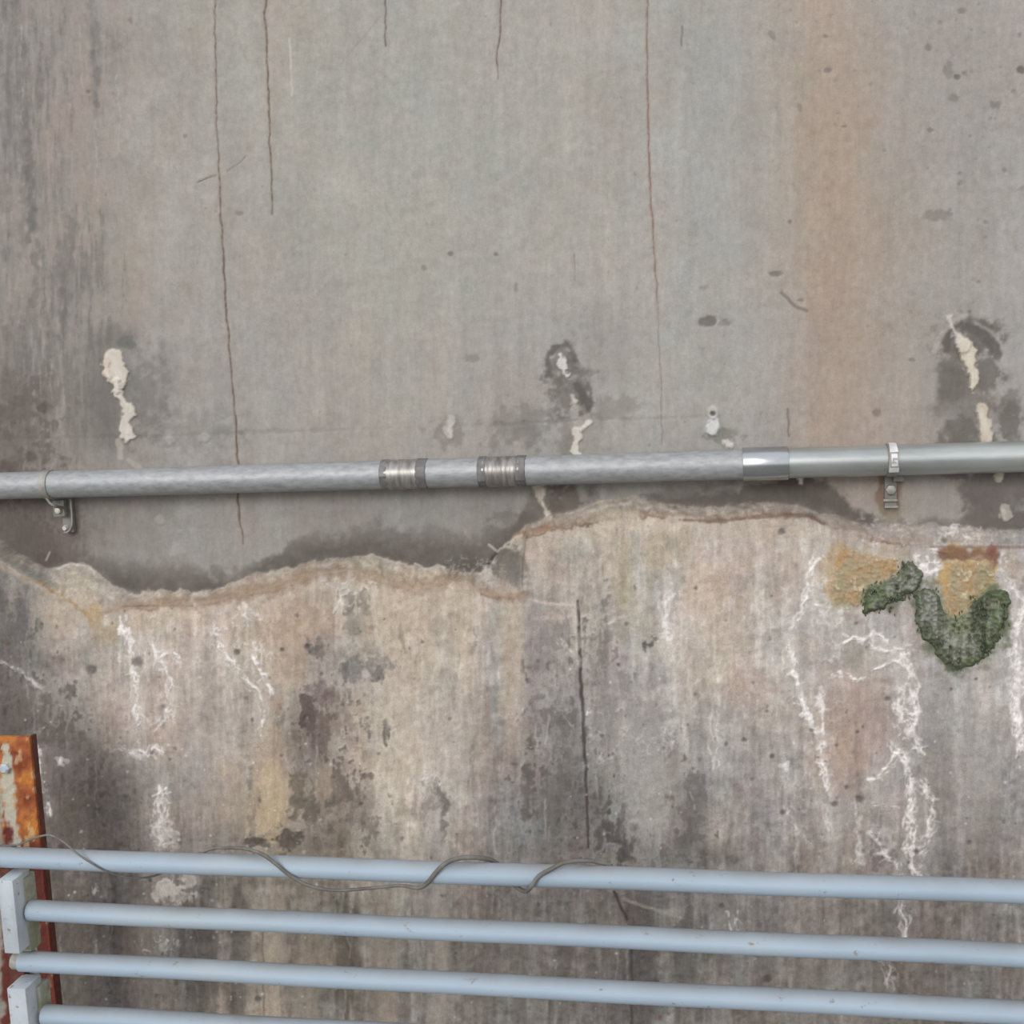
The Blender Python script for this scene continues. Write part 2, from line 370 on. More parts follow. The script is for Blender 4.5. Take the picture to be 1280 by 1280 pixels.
def specks(x0, y0, x1, y1, n, col, r=(0.7, 1.8), a=0.8, h=0.0, st=1.0, where=None):
    for _ in range(n):
        rr = rng.uniform(*r)
        blob(rng.uniform(x0, x1), rng.uniform(y0, y1), rr, rr*rng.uniform(0.8, 1.2)*st, col, a*rng.uniform(0.5, 1), 0.5, 0.3, h=h*rr, nf=FI, where=where)

dk = np.clip(lo1, 0, 1)
def growth(x, y, rx, ry, a=.8, col=(98,92,86), thr=0.05, soft=.6, nf=None, where=None):
    R = max(rx, ry)*1.5; s_ = win(x-rx*1.6, y-ry*1.6, x+rx*1.6, y+ry*1.6)
    q = np.sqrt(((GX[s_]-x)/rx)**2 + ((GY[s_]-y)/ry)**2)
    n_ = (.6*NB+.5*NC+.35*S3)[s_] if nf is None else nf[s_]
    m_ = ss(thr, thr+soft, (1.15-q) + .8*n_ + .22*(FI+S4)[s_] - .35)*a*.92*(where if where is not None else dk)[s_]
    apply(s_, m_, col)
# --- upper wall: streaky grime at the left, warm run at the right
m = (1-ss(60, 215, GX + 40*NA))*ss(-0.5, 1.1, S1*0.9+NB*0.6+NA*0.4)*up1
apply((slice(None), slice(None)), m*0.4, (112, 109, 104))
m = (1-ss(70, 200, GX + 30*NA))*ss(0.0, 1.3, S3*0.8+S4*0.6+S1*0.35+FI*.2)*up1
apply((slice(None), slice(None)), m*0.5, (110, 106, 102))
m = (1-ss(70, 180, GX + 30*NA))*ss(0.2, 1.4, -(S3*0.8+S4*0.7))*up1
apply((slice(None), slice(None)), m*0.35, (174, 166, 157))
m = (1-ss(60, 190, GX+30*NA))*ss(0.3, 1.2, S3*0.8+NC*0.5)*up1
apply((slice(None), slice(None)), m*0.3, (178, 172, 163))
m = (1-ss(100, 190, np.abs(GX-60)))*ss(0.3, 1.3, tint)*up1
apply((slice(None), slice(None)), m*0.3, (160, 147, 140))
for x, y0, y1, w, a in ((28,40,330,10,.35),(36,150,300,7,.5),(85,300,400,24,.28),(78,330,420,8,.35),(116,0,130,9,.25),(12,380,520,12,.3),(42,260,380,6,.4),(120,60,130,4,.3),(60,390,470,7,.3),(200,420,540,14,.16),(8,60,180,10,.3)):
    stroke([(x, y0), (x+3, (y0+y1)/2), (x+1, y1)], [1, w, 1], (104, 102, 99), a, 1.5, w*0.5+1, nw=3)
for x, y0, y1, w in ((26,30,160,1.3),(100,40,110,1.2),(20,470,520,1),(76,415,510,1.6),(64,450,500,1.4),(120,150,260,1.2),(147,90,190,1.4),(42,480,530,1.1)):
    stroke([(x, y0), (x+2, y1)], w, (178, 174, 168), 0.5, 1.2, 0.8, br=0.6)
for x, y, rx, ry in ((108,190,12,150),(120,240,14,90),(60,150,10,100),(150,330,22,80),(20,330,14,90)):
    blob(x, y, rx, ry, (158, 146, 138), 0.25, 0.6, 0.5, nf=S1)
for x, y, rx, ry, a in ((1065,170,55,150,.22),(1080,300,26,200,.3),(1095,120,12,220,.2),(1050,480,60,60,.2),(990,180,25,80,.12),(1150,600,60,40,.12)):
    blob(x, y, rx, ry, (161, 146, 131), a*.75, 0.95, 0.25, nf=NA)
blob(920, 250, 55, 240, (160, 161, 158), 0.25, 0.7, 0.4, nf=S2); blob(540, 240, 120, 160, (163, 165, 158), 0.25, 0.7, 0.4)
blob(1235, 80, 60, 80, (166, 146, 140), 0.12, .7, .4)
specks(1150, 0, 1280, 320, 26, (120, 112, 107), (1.2, 3.4), 0.55, h=-0.0008)
specks(850, 0, 1280, 540, 55, (128, 121, 115), (0.8, 2.2), 0.5, h=-0.0006)
m = (1-ss(50, 130, GX+25*NB))*ss(455, 500, GY+20*NB)*(1-ss(700, 740, GY))*ss(.0, .9, .7*NB+.7*NC+.4*FI)*up1; apply((slice(None), slice(None)), m*.5, (92, 84, 79))
m = (1-ss(50, 130, GX+25*NB))*ss(455, 500, GY+20*NB)*ss(.3, 1.2, -.5*NB-.8*NC+.4*FI)*up1; apply((slice(None), slice(None)), m*.5, (168, 160, 152))
specks(0, 0, 1280, 620, 240, (126, 122, 117), (0.7, 1.9), 0.5, h=-0.0005, where=up1)
specks(0, 0, 1280, 620, 60, (186, 182, 176), (0.6, 1.3), 0.5, where=up1)
specks(0, 0, 1280, 620, 60, (158, 138, 130), (1.5, 4.5), 0.18, where=up1)
# noticeable pits and chips
for x, y, rx, ry, a in ((885,402,13,6,.75),(880,360,7,4,.35),(904,404,8,4,.4),(1034,88,4,3,.5),(1201,14,7,5,.45),(1185,90,7,9,.35),(1197,97,4,3,.7),(1192,122,7,5,.4),(1246,131,6,5,.5),(1276,88,4,4,.8),(1160,60,5,4,.5),(1163,163,5,3,.5),(1170,270,16,7,.35),(110,115,3,3,.6),(163,25,3,4,.4),(300,267,5,3,.4),(1095,515,6,5,.5),(1140,450,5,2,.5),(968,342,10,4,.6),(1000,375,5,3,.5),(620,318,3,2.5,.6),(563,317,2.5,2.5,.6),(530,335,3,3,.4),(645,360,2.5,8,.4),(1055,158,5,2,.5),(987,277,3,2.5,.6),(1223,353,4,3,.5),(1032,45,3,2.5,.5),(965,44,4,5,.4),(1000,135,3,6,.35),(590,448,8,5,.35),(231,170,3,3,.4)):
    blob(x, y, rx, ry, (104, 99, 94), a, 0.35, 0.3, h=-0.0015*a)
stroke([(978,366),(985,374),(992,383),(1007,388)], 3.5, (112,106,100), .65, 1, 1, h=-.001)
stroke([(985,512),(986,545)], 2.2, (112,100,92), .7, .6, .8, h=-.001)
stroke([(853,33),(852,57)], 2, (112,104,100), .6, .4, .7)
# cracks
CRK = (98, 80, 68)
def crack(pts, w=1.8, a=.85, j=.55, col=CRK):
    stroke(pts, np.asarray(w, float)+3 if not np.isscalar(w) else w+3, (150, 138, 128), a*.2, j, 2.0); stroke(pts, np.asarray(w, float)*.68, col, a*.92, j, 0.75, h=-0.002, br=0.3)
crack([(267,-220),(269,40),(271,150),(274,215),(276,270),(280,330),(283,385),(288,450),(294,520),(297,580)], [1.4,1.4,1.4,1.8,2,3,3,1.8,2.2,3])
crack([(297,615),(300,650),(304,680)], [3.2,3,1.6])
crack([(331,-220),(332,30),(335,110),(338,190),(340,235),(340,268)], [2,2.2,2.4,2,1.6,1.2])
crack([(483,-220),(482,20),(482,58)], 1.8, .8, .5, (96,78,78)); crack([(626,-220),(625,45),(620,78),(622,98)], [2,2,1.6,1], .8, .5, (96,78,76))
crack([(808,-220),(809,60),(811,190),(816,290),(820,345),(822,380)], [2,2.2,2.6,2,1.6,1], .8, .5, (124,92,84)); crack([(822,380),(824,440),(827,480),(827,555)], 1.5, .38)
crack([(718,318),(719,350)], 1.2, .4); stroke([(362,48),(364,80),(365,120)], 2, (198,192,184), .6, .5, .7, br=.4)
crack([(248,228),(270,219)], 2, .6, .4, (90,84,76)); crack([(284,214),(308,196)], 1.8, .45, .6, (98,92,84)); stroke([(425,80),(478,20)], 2, (140,136,130), .35, 1, 1)
# formwork seam above the conduit
seam = [(-60,552),(60,548),(200,545),(300,541),(430,537),(620,531),(720,525),(900,520),(1280,508)]
for i in range(len(seam)-1):
    stroke([seam[i], seam[i+1]], 3, (128,124,119), (.4, .4, .3, .35, .12, .45, .25, .08)[i] , .8, 2, h=-.0012, nw=1.2)
# the dark wet band above the ledge
def band(pts, col, a, n=0.4):                     # pts: (x, upper, lower)
    P = np.array(pts, float); top = np.interp(gx, P[:, 0], P[:, 1])[None, :]; bot = np.interp(gx, P[:, 0], P[:, 2])[None, :]
    top = top + 9*NB*n*2 + 4*NC; m = ss(-10, 12, GY-top)*(1-ss(-3, 7, GY-bot))*(0.8+0.25*NB+0.12*NC)
    e = ss(P[0, 0], P[0, 0]+40, GX)*(1-ss(P[-1, 0]-40, P[-1, 0], GX))
    apply((slice(None), slice(None)), np.clip(m*e*a, 0, 1)*up1, col)
band([(-300,560,640),(-60,600,650),(0,630,680),(40,655,705),(80,690,712),(130,700,730),(200,712,742),(260,715,738),(300,712,728),(340,692,715),(380,672,706),(430,665,700),(470,660,695),(520,665,715),(560,668,712),(600,672,716),(640,650,680),(675,610,650),(700,600,640)], (101,95,89), .92)
band([(300,705,725),(340,694,715),(400,680,706),(470,685,698),(520,690,715),(570,690,716),(620,685,712)], (86,81,76), .55)
band([(120,708,735),(150,716,742),(200,722,744),(270,722,738),(300,716,728)], (84,80,74), .6)
band([(790,618,640),(830,614,634),(870,612,636),(930,608,634),(980,596,628),(1010,598,634),(1040,622,650),(1075,642,662),(1110,650,664),(1160,648,664),(1220,640,668),(1290,640,672),(1400,640,676)], (98,92,86), .9)
stroke([(985,600),(1010,608),(1035,625),(1060,640),(1085,652)], [16,26,22,14,5], (92,86,80), .8, 1, 8, nw=4)
stroke([(850,625),(920,622),(990,612)], [8,14,22], (92,86,80), .65, 1, 6, nw=4)
stroke([(800,622),(850,630)], [4,8], (92,86,80), .5, 1, 4, nw=3)
# damp patches round the weeps
growth(20,510,70,50,.6,(106,97,92),where=up1,nf=.6*NB+.5*NC); growth(20,590,60,70,.45,(100,92,86),where=up1,nf=.6*NB+.5*NC); growth(40,670,60,50,.6,(96,88,84),where=up1,nf=.6*NB+.5*NC); growth(95,330,40,70,.5,(114,112,108),where=up1,nf=S3); growth(35,100,40,90,.45,(118,115,111),where=up1,nf=S3); growth(70,470,70,80,.4,(116,112,106),where=up1,nf=S3)
for x, y, rx, ry, a in ((30,500,55,28,.2),(10,520,40,40,.35),(25,640,45,30,.5),(10,560,45,30,.35),(60,690,40,22,.5),(45,670,50,25,.3)):
    blob(x, y, rx, ry, (98, 88, 84), a, .5, .5, where=up1)
for x, y, rx, ry in ((8,584,12,8),(38,570,6,6),(55,508,7,6),(60,700,12,8)):
    blob(x, y, rx, ry, (84, 72, 70), .55, .4, .5, where=up1)
for x, y, rx, ry, a in ((138,475,34,58,.5),(182,495,18,55,.45),(140,500,24,30,.35),(235,540,50,22,.25),(120,540,40,20,.25)):
    blob(x, y, rx, ry, (104, 101, 96), a, .55, .35)
blob(160,430,10,6,(96,98,92),.5,.4,.4); blob(196,455,4,60,(160,158,154),.3,.6,.4,nf=S3)
for x, y, rx, ry, a in ((703,455,20,24,.6),(716,480,22,30,.6),(730,500,12,18,.6),(735,540,26,30,.22),(645,530,40,22,.3),(712,545,14,22,.3),(660,545,14,14,.2),(770,510,30,18,.22)):
    blob(x, y, rx, ry, (104, 99, 94), a, .4, .4)
stroke([(686,470),(684,448),(692,434),(706,430),(716,440),(722,455)], 5, (92,88,84), .6, 1, 3, nw=2)
stroke([(722,480),(730,498),(738,506)], 9, (88,84,80), .7, 1, 3, nw=2)
for x, y, rx, ry, a in ((1192,430,20,26,.8),(1226,420,24,22,.85),(1210,405,28,10,.55),(1196,470,28,36,.8),(1234,465,18,36,.75),(1215,500,45,40,.5),(1200,540,26,20,.75),(1262,530,14,26,.8),(1262,500,12,14,.5),(1225,550,30,12,.6)):
    blob(x, y, rx, ry, (106, 101, 95), a, .35, .35)
stroke([(1184,438),(1188,415),(1198,405)], 8, (92,88,83), .7, 1, 3, nw=2); stroke([(1206,408),(1225,412),(1244,432),(1246,445)], 9, (94,90,86), .75, 1, 4, nw=2)
stroke([(1168,440),(1176,420),(1190,400),(1205,395)], 5, (176,173,168), .6, 1, 3); stroke([(1220,404),(1240,415),(1252,430)], 3, (174,171,166), .5, 1, 2)
for x, y, rx, ry, a in ((1245,610,40,30,.7),(1225,640,18,22,.7),(1262,655,30,20,.55),(1200,592,16,8,.6),(1240,640,34,30,.4)):
    blob(x, y, rx, ry, (104, 97, 93), a, .35, .4, where=up1)
for x, y, rx, ry, a in ((690,635,16,26,.7),(710,625,20,20,.8),(660,660,16,18,.6),(640,650,22,14,.35),(560,540,22,16,.3),(905,545,20,8,.4),(730,620,16,14,.4)):
    blob(x, y, rx, ry, (100, 93, 86), a, .35, .4, where=up1)
# --- mineral deposits (raised, pale)
DW = (208, 198, 188)
def dep(k, pts, w, col=DW, h=.005, a=.92): stroke(pts, w, col, a, 1.0, 2.0, h=h*.8, nw=2.6, deposit=k); stroke([(x+1, y+1) for x, y in pts], np.asarray(w, float)*.3, (214, 208, 200), .45, 1.5, 2, nw=2)
dep(1, [(142,448),(142,462),(147,478)], [27,27,20], (205,197,184), .006)
dep(1, [(133,448),(135,468)], [8,10], (205,190,178), .004); dep(1, [(145,482),(149,496),(160,510),(158,528),(157,545)], [14,8,14,13,14], (203,196,186), .006)
stroke([(150,552),(150,572)], 5, (178,172,162), .6, 1, 2, nw=2); stroke([(162,575),(174,585)], 5, (176,172,160), .6, 1, 2, nw=1)
dep(2, [(703,447),(705,460),(710,470)], [8,12,5], (200,196,192), .005); dep(2, [(716,498),(718,510)], [4,8], (178,174,164), .003)
dep(2, [(720,538),(722,550),(720,565),(722,570)], [10,6,6,8], (202,196,184), .005); dep(2, [(730,534),(738,528)], [7,3], (200,194,184), .004)
dep(2, [(674,612),(678,628),(684,645)], [9,8,4], (188,180,165), .005)
stroke([(724,602),(727,622)], 8, (150,152,144), .6, 1, 3, nw=2)
dep(3, [(1188,398),(1194,415),(1203,432)], [8,9,16], (190,184,178), .005); dep(3, [(1204,428),(1212,444),(1215,460),(1216,478),(1217,492)], [16,18,12,10,4], (206,196,178), .007)
dep(3, [(1226,510),(1230,522),(1234,536),(1232,548)], [8,9,16,14], (196,184,166), .005)
dep(4, [(1250,594),(1249,596)], [14,13], (186,182,160), .006); dep(4, [(1254,636),(1256,648)], [13,12], (168,163,154), .004)
dep(5, [(889,526),(889,534)], [14,15], (205,205,203), .006); stroke([(891,514),(891,518)], 12, (180,178,174), .8, .3, 2, h=.004); blob(891,517,4,3,(92,92,86),.9,.3,.1,h=-.004)
dep(6, [(908,553),(912,556)], [8,5], (195,188,180), .004); dep(6, [(1001,598),(1001,599)], [7,7], (215,212,200), .006)
dep(7, [(562,525),(560,545)], [5,9], (180,176,170), .003, .7); stroke([(563,500),(564,525)], 5, (176,174,166), .4, 1, 3, nw=2)
for x, y, r in ((219,689,9),(199,651,5),(224,665,4),(212,548,7),(256,548,6)):
    blob(x, y, r, r, (170,167,160), .55, .4, .4, h=.003, nf=NC)
# rust runs beside the right clamp, grime runs under the pipe
stroke([(1103,592),(1101,618),(1106,640)], [5,9,5], (128,104,88), .75, .8, 3, nw=2); stroke([(1124,600),(1123,625),(1120,640)], [5,7,4], (134,110,96), .6, .8, 3, nw=2)
blob(1112,640,16,12,(148,142,118),.4,.5,.3); stroke([(118,628),(112,660),(125,690),(150,700)], 3, (132,128,122), .4, 1, 2)
stroke([(62,690),(58,700)],2,(190,186,180),.6,.5,1)

# --- ledge and lip
sl = (slice(None), slice(None))
d2 = GY - e2
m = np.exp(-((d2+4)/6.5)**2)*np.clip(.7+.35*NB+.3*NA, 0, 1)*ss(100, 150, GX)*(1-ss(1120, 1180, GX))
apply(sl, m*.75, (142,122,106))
m = np.exp(-((d2-0.5+1.5*NC)/1.6)**2)*np.clip(.45+.6*NA+.4*NB, 0, 1)*ss(100, 150, GX)*(1-ss(1120, 1180, GX)); apply(sl, m*.8, (104,84,70), h=-.001)  # thin shadow along the lip painted into the colour, plus a slight groove
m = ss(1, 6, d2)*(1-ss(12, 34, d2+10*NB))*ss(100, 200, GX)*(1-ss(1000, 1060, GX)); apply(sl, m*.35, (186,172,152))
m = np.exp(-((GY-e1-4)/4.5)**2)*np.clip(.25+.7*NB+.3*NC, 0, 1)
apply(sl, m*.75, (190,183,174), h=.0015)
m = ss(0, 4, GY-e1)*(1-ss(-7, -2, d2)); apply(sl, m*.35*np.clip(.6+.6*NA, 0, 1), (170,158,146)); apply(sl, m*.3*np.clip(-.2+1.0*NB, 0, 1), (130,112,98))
stroke([(40,722),(62,738),(88,752),(105,765),(116,778)], 2.5, (140,110,74), .8, 1.2, 1.5, nw=1)
stroke([(0,705),(30,722),(60,740)], 6, (176,158,136), .5, 1.5, 3, nw=2)
stroke([(150,759),(185,757),(240,757)], 2, (96,78,66), .6, .8, 1); stroke([(200,752),(260,748),(330,738),(350,730),(400,716),(440,712),(480,724),(520,734),(560,722),(590,730)], 13, (150,130,110), .6, 1.5, 7, nw=5)
stroke([(605,738),(625,748),(655,744)], 9, (148,128,112), .7, 1, 5, nw=3); stroke([(640,672),(665,662),(700,659)], 4, (150,122,98), .8, 1, 2, nw=1.5)
stroke([(850,650),(900,651),(960,645),(1010,644),(1030,655)], 3.5, (112,92,78), .7, .8, 1.8, nw=1.2)
stroke([(1165,684),(1280,684),(1400,688)], 3, (100,76,66), .5, .5, 1.5)
blob(636,707,22,24,(104,99,92),.9,.25,.3); blob(632,725,16,10,(132,120,112),.6,.4,.3); stroke([(612,705),(622,690),(628,684)], 2.5, (70,66,62), .8, .6, 1.2, h=-.003)
blob(645,722,14,16,(112,108,104),.6,.3,.3)
stroke([(612,680),(622,690),(632,680),(650,668)], 2.5, (196,190,178), .7, 1.5, 1.2, h=.001)
for p in ([(740,640),(760,632),(790,629)], [(800,636),(820,632),(845,640)], [(560,715),(548,708),(535,712),(520,706)], [(70,712),(85,705),(110,708),(125,722)], [(120,735),(128,742),(140,748)]):
    stroke(p, 2.6, (196,190,182), .7, 1.5, 1.2, h=.0012)
blob(1110,664,50,8,(170,158,156),.45,.5,.5,where=lo1)
# --- lower face: dark growth, tan, pale and white
NV = .55*S1 + .45*S3 + .3*NB
for x, y, rx, ry, a, c in (
    (18,800,34,55,.7,(96,93,90)),(30,900,60,60,.6,(92,86,80)),(75,960,60,70,.55,(98,92,84)),(100,1010,70,50,.5,(98,94,86)),(30,770,20,40,.5,(98,98,96)),
    (400,920,26,60,.8,(100,90,84)),(385,905,10,30,.9,(86,76,76)),(375,935,7,25,.8,(92,82,76)),(430,880,40,30,.7,(112,100,92)),(425,980,30,50,.85,(104,96,88)),(440,1010,32,50,.7,(112,104,94)),(465,905,22,18,.8,(100,96,90)),(478,915,8,12,.8,(82,78,76)),
    (400,810,14,18,.8,(110,104,98)),(445,790,20,40,.6,(118,114,104)),(440,745,22,18,.7,(116,112,102)),(460,835,36,14,.75,(112,108,104)),(430,840,14,18,.7,(104,100,96)),(395,1005,16,25,.8,(100,96,86)),(320,990,10,50,.6,(120,112,98)),(360,1050,14,14,.8,(90,84,76)),(322,1052,14,6,.8,(96,90,82)),(400,1060,50,20,.5,(116,110,96)),
    (690,800,34,60,.6,(118,113,109)),(700,930,44,90,.75,(106,101,96)),(690,1000,36,70,.7,(104,100,94)),(750,850,32,100,.6,(108,104,100)),(765,780,30,40,.4,(120,116,104)),(745,1010,34,60,.9,(94,89,84)),(775,1030,22,50,.9,(90,86,82)),(660,990,14,50,.7,(98,94,88)),(790,690,14,30,.5,(126,124,114)),(820,705,12,30,.6,(122,118,110)),(715,700,20,30,.4,(130,128,122)),
    (806,805,7,10,.9,(92,90,86)),(818,790,8,12,.8,(98,92,90)),(755,840,8,10,.8,(88,84,82)),(795,845,5,12,.6,(88,84,82)),
    (838,950,14,50,.6,(118,112,108)),(862,1010,22,60,.75,(104,100,95)),(850,1060,30,30,.7,(104,100,94)),(735,740,7,25,.6,(110,106,104)),
    (925,730,20,18,.45,(128,130,122)),(1155,930,30,60,.3,(120,116,110)),(1180,960,60,60,.25,(126,122,116)),(1100,1060,22,30,.7,(112,104,102)),(1150,1000,20,60,.25,(112,108,102)),(1232,1040,20,30,.4,(116,110,104)),(1060,960,14,60,.3,(126,110,106)),
    (545,1005,12,30,.45,(116,108,102)),(230,980,40,60,.25,(126,118,112)),(290,1000,30,50,.3,(128,120,114)),(150,980,40,50,.3,(118,112,106)),(210,1040,60,30,.2,(118,112,106))):
    growth(x, y, rx, ry, a, c)
# below the top rail the wall is grimier in vertical runs
for x, w, c, a in ((90,50,(96,92,84),.6),(130,26,(104,100,94),.5),(180,34,(150,140,130),.45),(255,34,(104,99,93),.5),(300,20,(96,92,86),.5),(342,20,(168,156,138),.8),(385,22,(156,146,130),.6),(432,24,(100,96,86),.75),(478,26,(146,136,122),.5),(508,12,(106,100,92),.6),(548,18,(168,160,148),.6),(600,26,(120,114,106),.45),(650,22,(120,114,106),.4),(700,22,(108,102,96),.5),(760,36,(112,106,100),.5),(805,18,(100,94,90),.6),(860,22,(104,101,94),.6),(905,14,(142,134,126),.4),(950,24,(110,104,98),.4),(1010,26,(136,128,120),.3),(1060,18,(112,106,102),.3),(1100,14,(122,112,106),.4),(1160,22,(124,112,104),.3),(1200,12,(112,106,100),.5),(1230,20,(132,124,118),.3),(1265,16,(112,104,98),.4)):
    blob(x, 1210, w*.62, 120, c, a, .45, .5, nf=NV, where=ss(1085, 1125, GY+12*NB))
# tan and ochre
for x, y, rx, ry, a, c in ((340,1010,20,46,.75,(176,157,128)),(400,985,28,26,.4,(170,152,130)),(335,940,14,30,.4,(172,150,126)),(530,780,60,60,.35,(182,166,142)),(500,900,34,80,.5,(184,171,152)),(640,830,16,80,.5,(184,166,142)),(580,800,14,60,.3,(170,158,130)),(780,720,20,30,.35,(176,154,118)),(790,745,18,40,.35,(158,152,122)),(85,765,38,30,.55,(176,162,142)),(120,770,16,12,.6,(168,142,102)),(135,790,10,16,.5,(168,142,104)),(190,770,60,16,.4,(178,160,136)),(240,860,40,60,.3,(168,152,138)),(205,920,18,40,.4,(172,146,124)),(350,830,26,50,.4,(166,142,120)),(370,780,30,30,.4,(172,150,126)),(680,700,24,30,.4,(178,162,146)),(840,690,30,24,.4,(178,160,136)),(870,740,24,40,.4,(180,158,136)),(900,790,34,50,.45,(180,166,144)),(985,700,40,50,.35,(172,154,136)),(940,860,40,20,.4,(178,156,142)),(1070,880,34,60,.5,(162,138,124)),(1050,940,24,40,.4,(164,142,122)),(1100,920,26,30,.4,(162,142,132)),(600,920,10,100,.35,(156,142,126)),(480,760,40,26,.4,(176,158,136)),(555,950,40,30,.2,(184,170,150)),(130,850,14,50,.3,(176,160,144)),(700,770,26,5,.4,(190,170,160)),(925,690,30,24,.25,(176,158,148)),(1140,770,22,30,.35,(168,152,144)),(1210,870,40,40,.2,(168,160,150)),(820,690,20,24,.3,(176,160,134))):
    blob(x, y, rx, ry, c, a, .55, .5, nf=NV, where=dk)
# cool greys
for x, y, rx, ry, a, c in ((265,930,30,90,.4,(152,145,138)),(560,900,18,90,.35,(160,155,148)),(670,830,14,70,.5,(134,130,128)),(800,960,24,80,.65,(152,150,144)),(820,1000,20,60,.6,(154,151,143)),(780,870,30,30,.5,(148,144,140)),(900,930,30,40,.3,(154,150,144)),(960,960,20,60,.3,(140,136,130)),(1060,810,30,30,.45,(148,148,140)),(1110,745,26,20,.5,(156,154,146)),(1090,830,30,20,.35,(150,150,140)),(1175,870,24,50,.3,(156,152,144)),(1225,930,26,60,.4,(158,156,150)),(1230,970,26,70,.3,(144,142,134)),(1025,760,22,40,.4,(166,162,156)),(1220,830,34,20,.4,(166,164,154)),(1270,800,14,60,.3,(176,172,168)),(980,900,20,30,.3,(166,158,148)),(745,915,18,40,.25,(140,136,130))):
    blob(x, y, rx, ry, c, a, .55, .5, nf=NV, where=dk)
blob(338,1012,15,52,(178,160,128),.85,.18,.3,nf=NBC); blob(348,985,16,16,(176,160,132),.6,.3,.4,nf=NBC)
for x, y, rx, ry, a, c in ((372,1000,9,30,.75,(112,104,88)),(358,1048,13,14,.8,(98,92,82)),(320,1053,14,6,.8,(94,88,80)),(385,1010,10,16,.6,(108,102,88)),(398,868,22,12,.6,(116,102,98)),(412,905,30,12,.4,(128,112,102)),(470,845,10,8,.7,(104,100,96)),(440,838,12,12,.6,(118,116,110)),(396,812,10,9,.8,(108,106,100)),(475,830,16,8,.5,(120,118,112)),(460,842,6,5,.7,(180,176,168)),(545,985,5,22,.6,(120,113,106)),(532,1005,5,20,.5,(126,120,110)),(556,1010,4,26,.6,(118,112,104)),(1205,955,26,70,.3,(156,154,148)),(845,720,10,30,.35,(140,138,130)),(720,690,20,12,.3,(150,148,138))):
    blob(x, y, rx, ry, c, a, .3, .6, nf=NBC)
blob(545,1022,9,22,(178,170,162),.6,.3,.4,nf=NBC,h=.002)
# joint line in the lower concrete
stroke([(722,752),(724,800),(727,860),(730,920),(733,980),(736,1060)], [2,3,3,2.4,2,1.6], (78,73,70), .8, .5, 1.2, h=-.004)
stroke([(719,755),(721,790),(723,830)], 5, (186,180,172), .55, 1.5, 2.5, nw=2, h=.001)
stroke([(768,1115),(778,1140),(784,1150)], 2.4, (80,74,70), .8, .6, 1, h=-.003); stroke([(789,1180),(790,1280),(791,1400)], 2.4, (82,78,72), .7, .5, 1.2, h=-.003)
stroke([(328,1165),(330,1290)], 1.6, (110,104,92), .6, .5, .8); stroke([(780,1125),(820,1138),(850,1148)], 3, (160,152,142), .6, 1, 2, h=.001)
stroke([(668,752),(700,756),(718,758)], 3, (190,174,166), .7, 1, 1.5, h=.001)
# white salts
WH = (218, 214, 209)
def salt(pts, w=2.0, a=.85, n=2, spread=4.0, jit=1.6):
    stroke(pts, w*4+4, (184, 177, 171), .25*a, 1.5, w*3+5, nw=5)
    for k in range(n+2):
        q = [(x+rng.normal()*spread*(k > 0), y+rng.normal()*spread*.6*(k > 0)) for x, y in pts]
        stroke(q, w*rng.uniform(.4, .85), WH, min(1, a*1.15)*(1 if k == 0 else .65), jit*1.25, .7, h=.0014, br=.5, nw=1.0)
    P_ = np.array(pts, float); L_ = np.hypot(*np.diff(P_, axis=0).T).sum()
    for _ in range(int(L_/9*n/2)):
        i = rng.integers(0, len(P_)-1); t_ = rng.random(); p = P_[i]*(1-t_)+P_[i+1]*t_ + rng.normal(size=2)*spread*.6; an = rng.uniform(-.4, 3.5); l = rng.uniform(3, 11)
        stroke([tuple(p), (p[0]+math.cos(an)*l*.5+rng.normal(), p[1]+math.sin(an)*l*.5), (p[0]+math.cos(an)*l, p[1]+math.sin(an)*l)], w*rng.uniform(.35, .8), WH, a*rng.uniform(.4, .9), 1.0, .7, h=.001, nw=.8)
salt([(160,785),(165,820),(168,850),(172,880),(176,905)], 2.4, .85, 3, 4); salt([(150,770),(155,790),(165,805)], 2.5, .8, 3, 5)
salt([(186,800),(196,822),(208,832),(212,850),(214,875),(208,890),(216,905)], 1.8, .75, 2, 3); salt([(200,820),(215,815),(226,830)], 2.2, .7, 2, 4)
salt([(190,915),(205,898),(214,888)], 1.6, .5, 1); salt([(172,938),(182,946),(192,935),(205,940)], 2, .7, 2, 4); salt([(145,932),(158,940),(170,948)], 2, .5, 2, 5); salt([(170,920),(174,940)], 1.8, .5, 1)
salt([(268,785),(272,800),(285,820),(300,845),(312,855),(325,865),(330,895),(328,925)], 1.7, .7, 2, 3); salt([(315,818),(322,835),(333,850),(342,868)], 2.2, .85, 2, 2)
salt([(205,985),(205,1010),(200,1040),(205,1060)], 2.2, .85, 4, 5); salt([(190,1020),(200,1030),(215,1045)], 2, .7, 3, 8)
veins(185,1020,222,1062,.9,seed=31,sc=9,thr=.2); veins(190,1088,250,1134,.95,seed=32,sc=10,thr=.26,soft=.4); veins(170,1165,225,1196,.75,seed=33,sc=9,thr=.2)
blob(210,1110,16,15,(214,206,194),.9,.35,.6,h=.002); blob(233,1102,13,9,(206,198,186),.7,.4,.7,h=.002); blob(224,1122,12,6,(206,198,188),.6,.4,.7); blob(196,1180,16,9,(196,190,178),.6,.4,.8); blob(203,1048,12,16,(200,194,184),.5,.4,.9)
salt([(118,1105),(118,1120)], 2, .5, 2, 3); salt([(40,925),(48,940),(50,965),(56,990),(62,1022)], 2, .8, 2, 2, 1.2); salt([(78,948),(80,955)], 5, .6, 2, 3); salt([(0,827),(25,838),(50,860)], 4, .25, 2, 4)
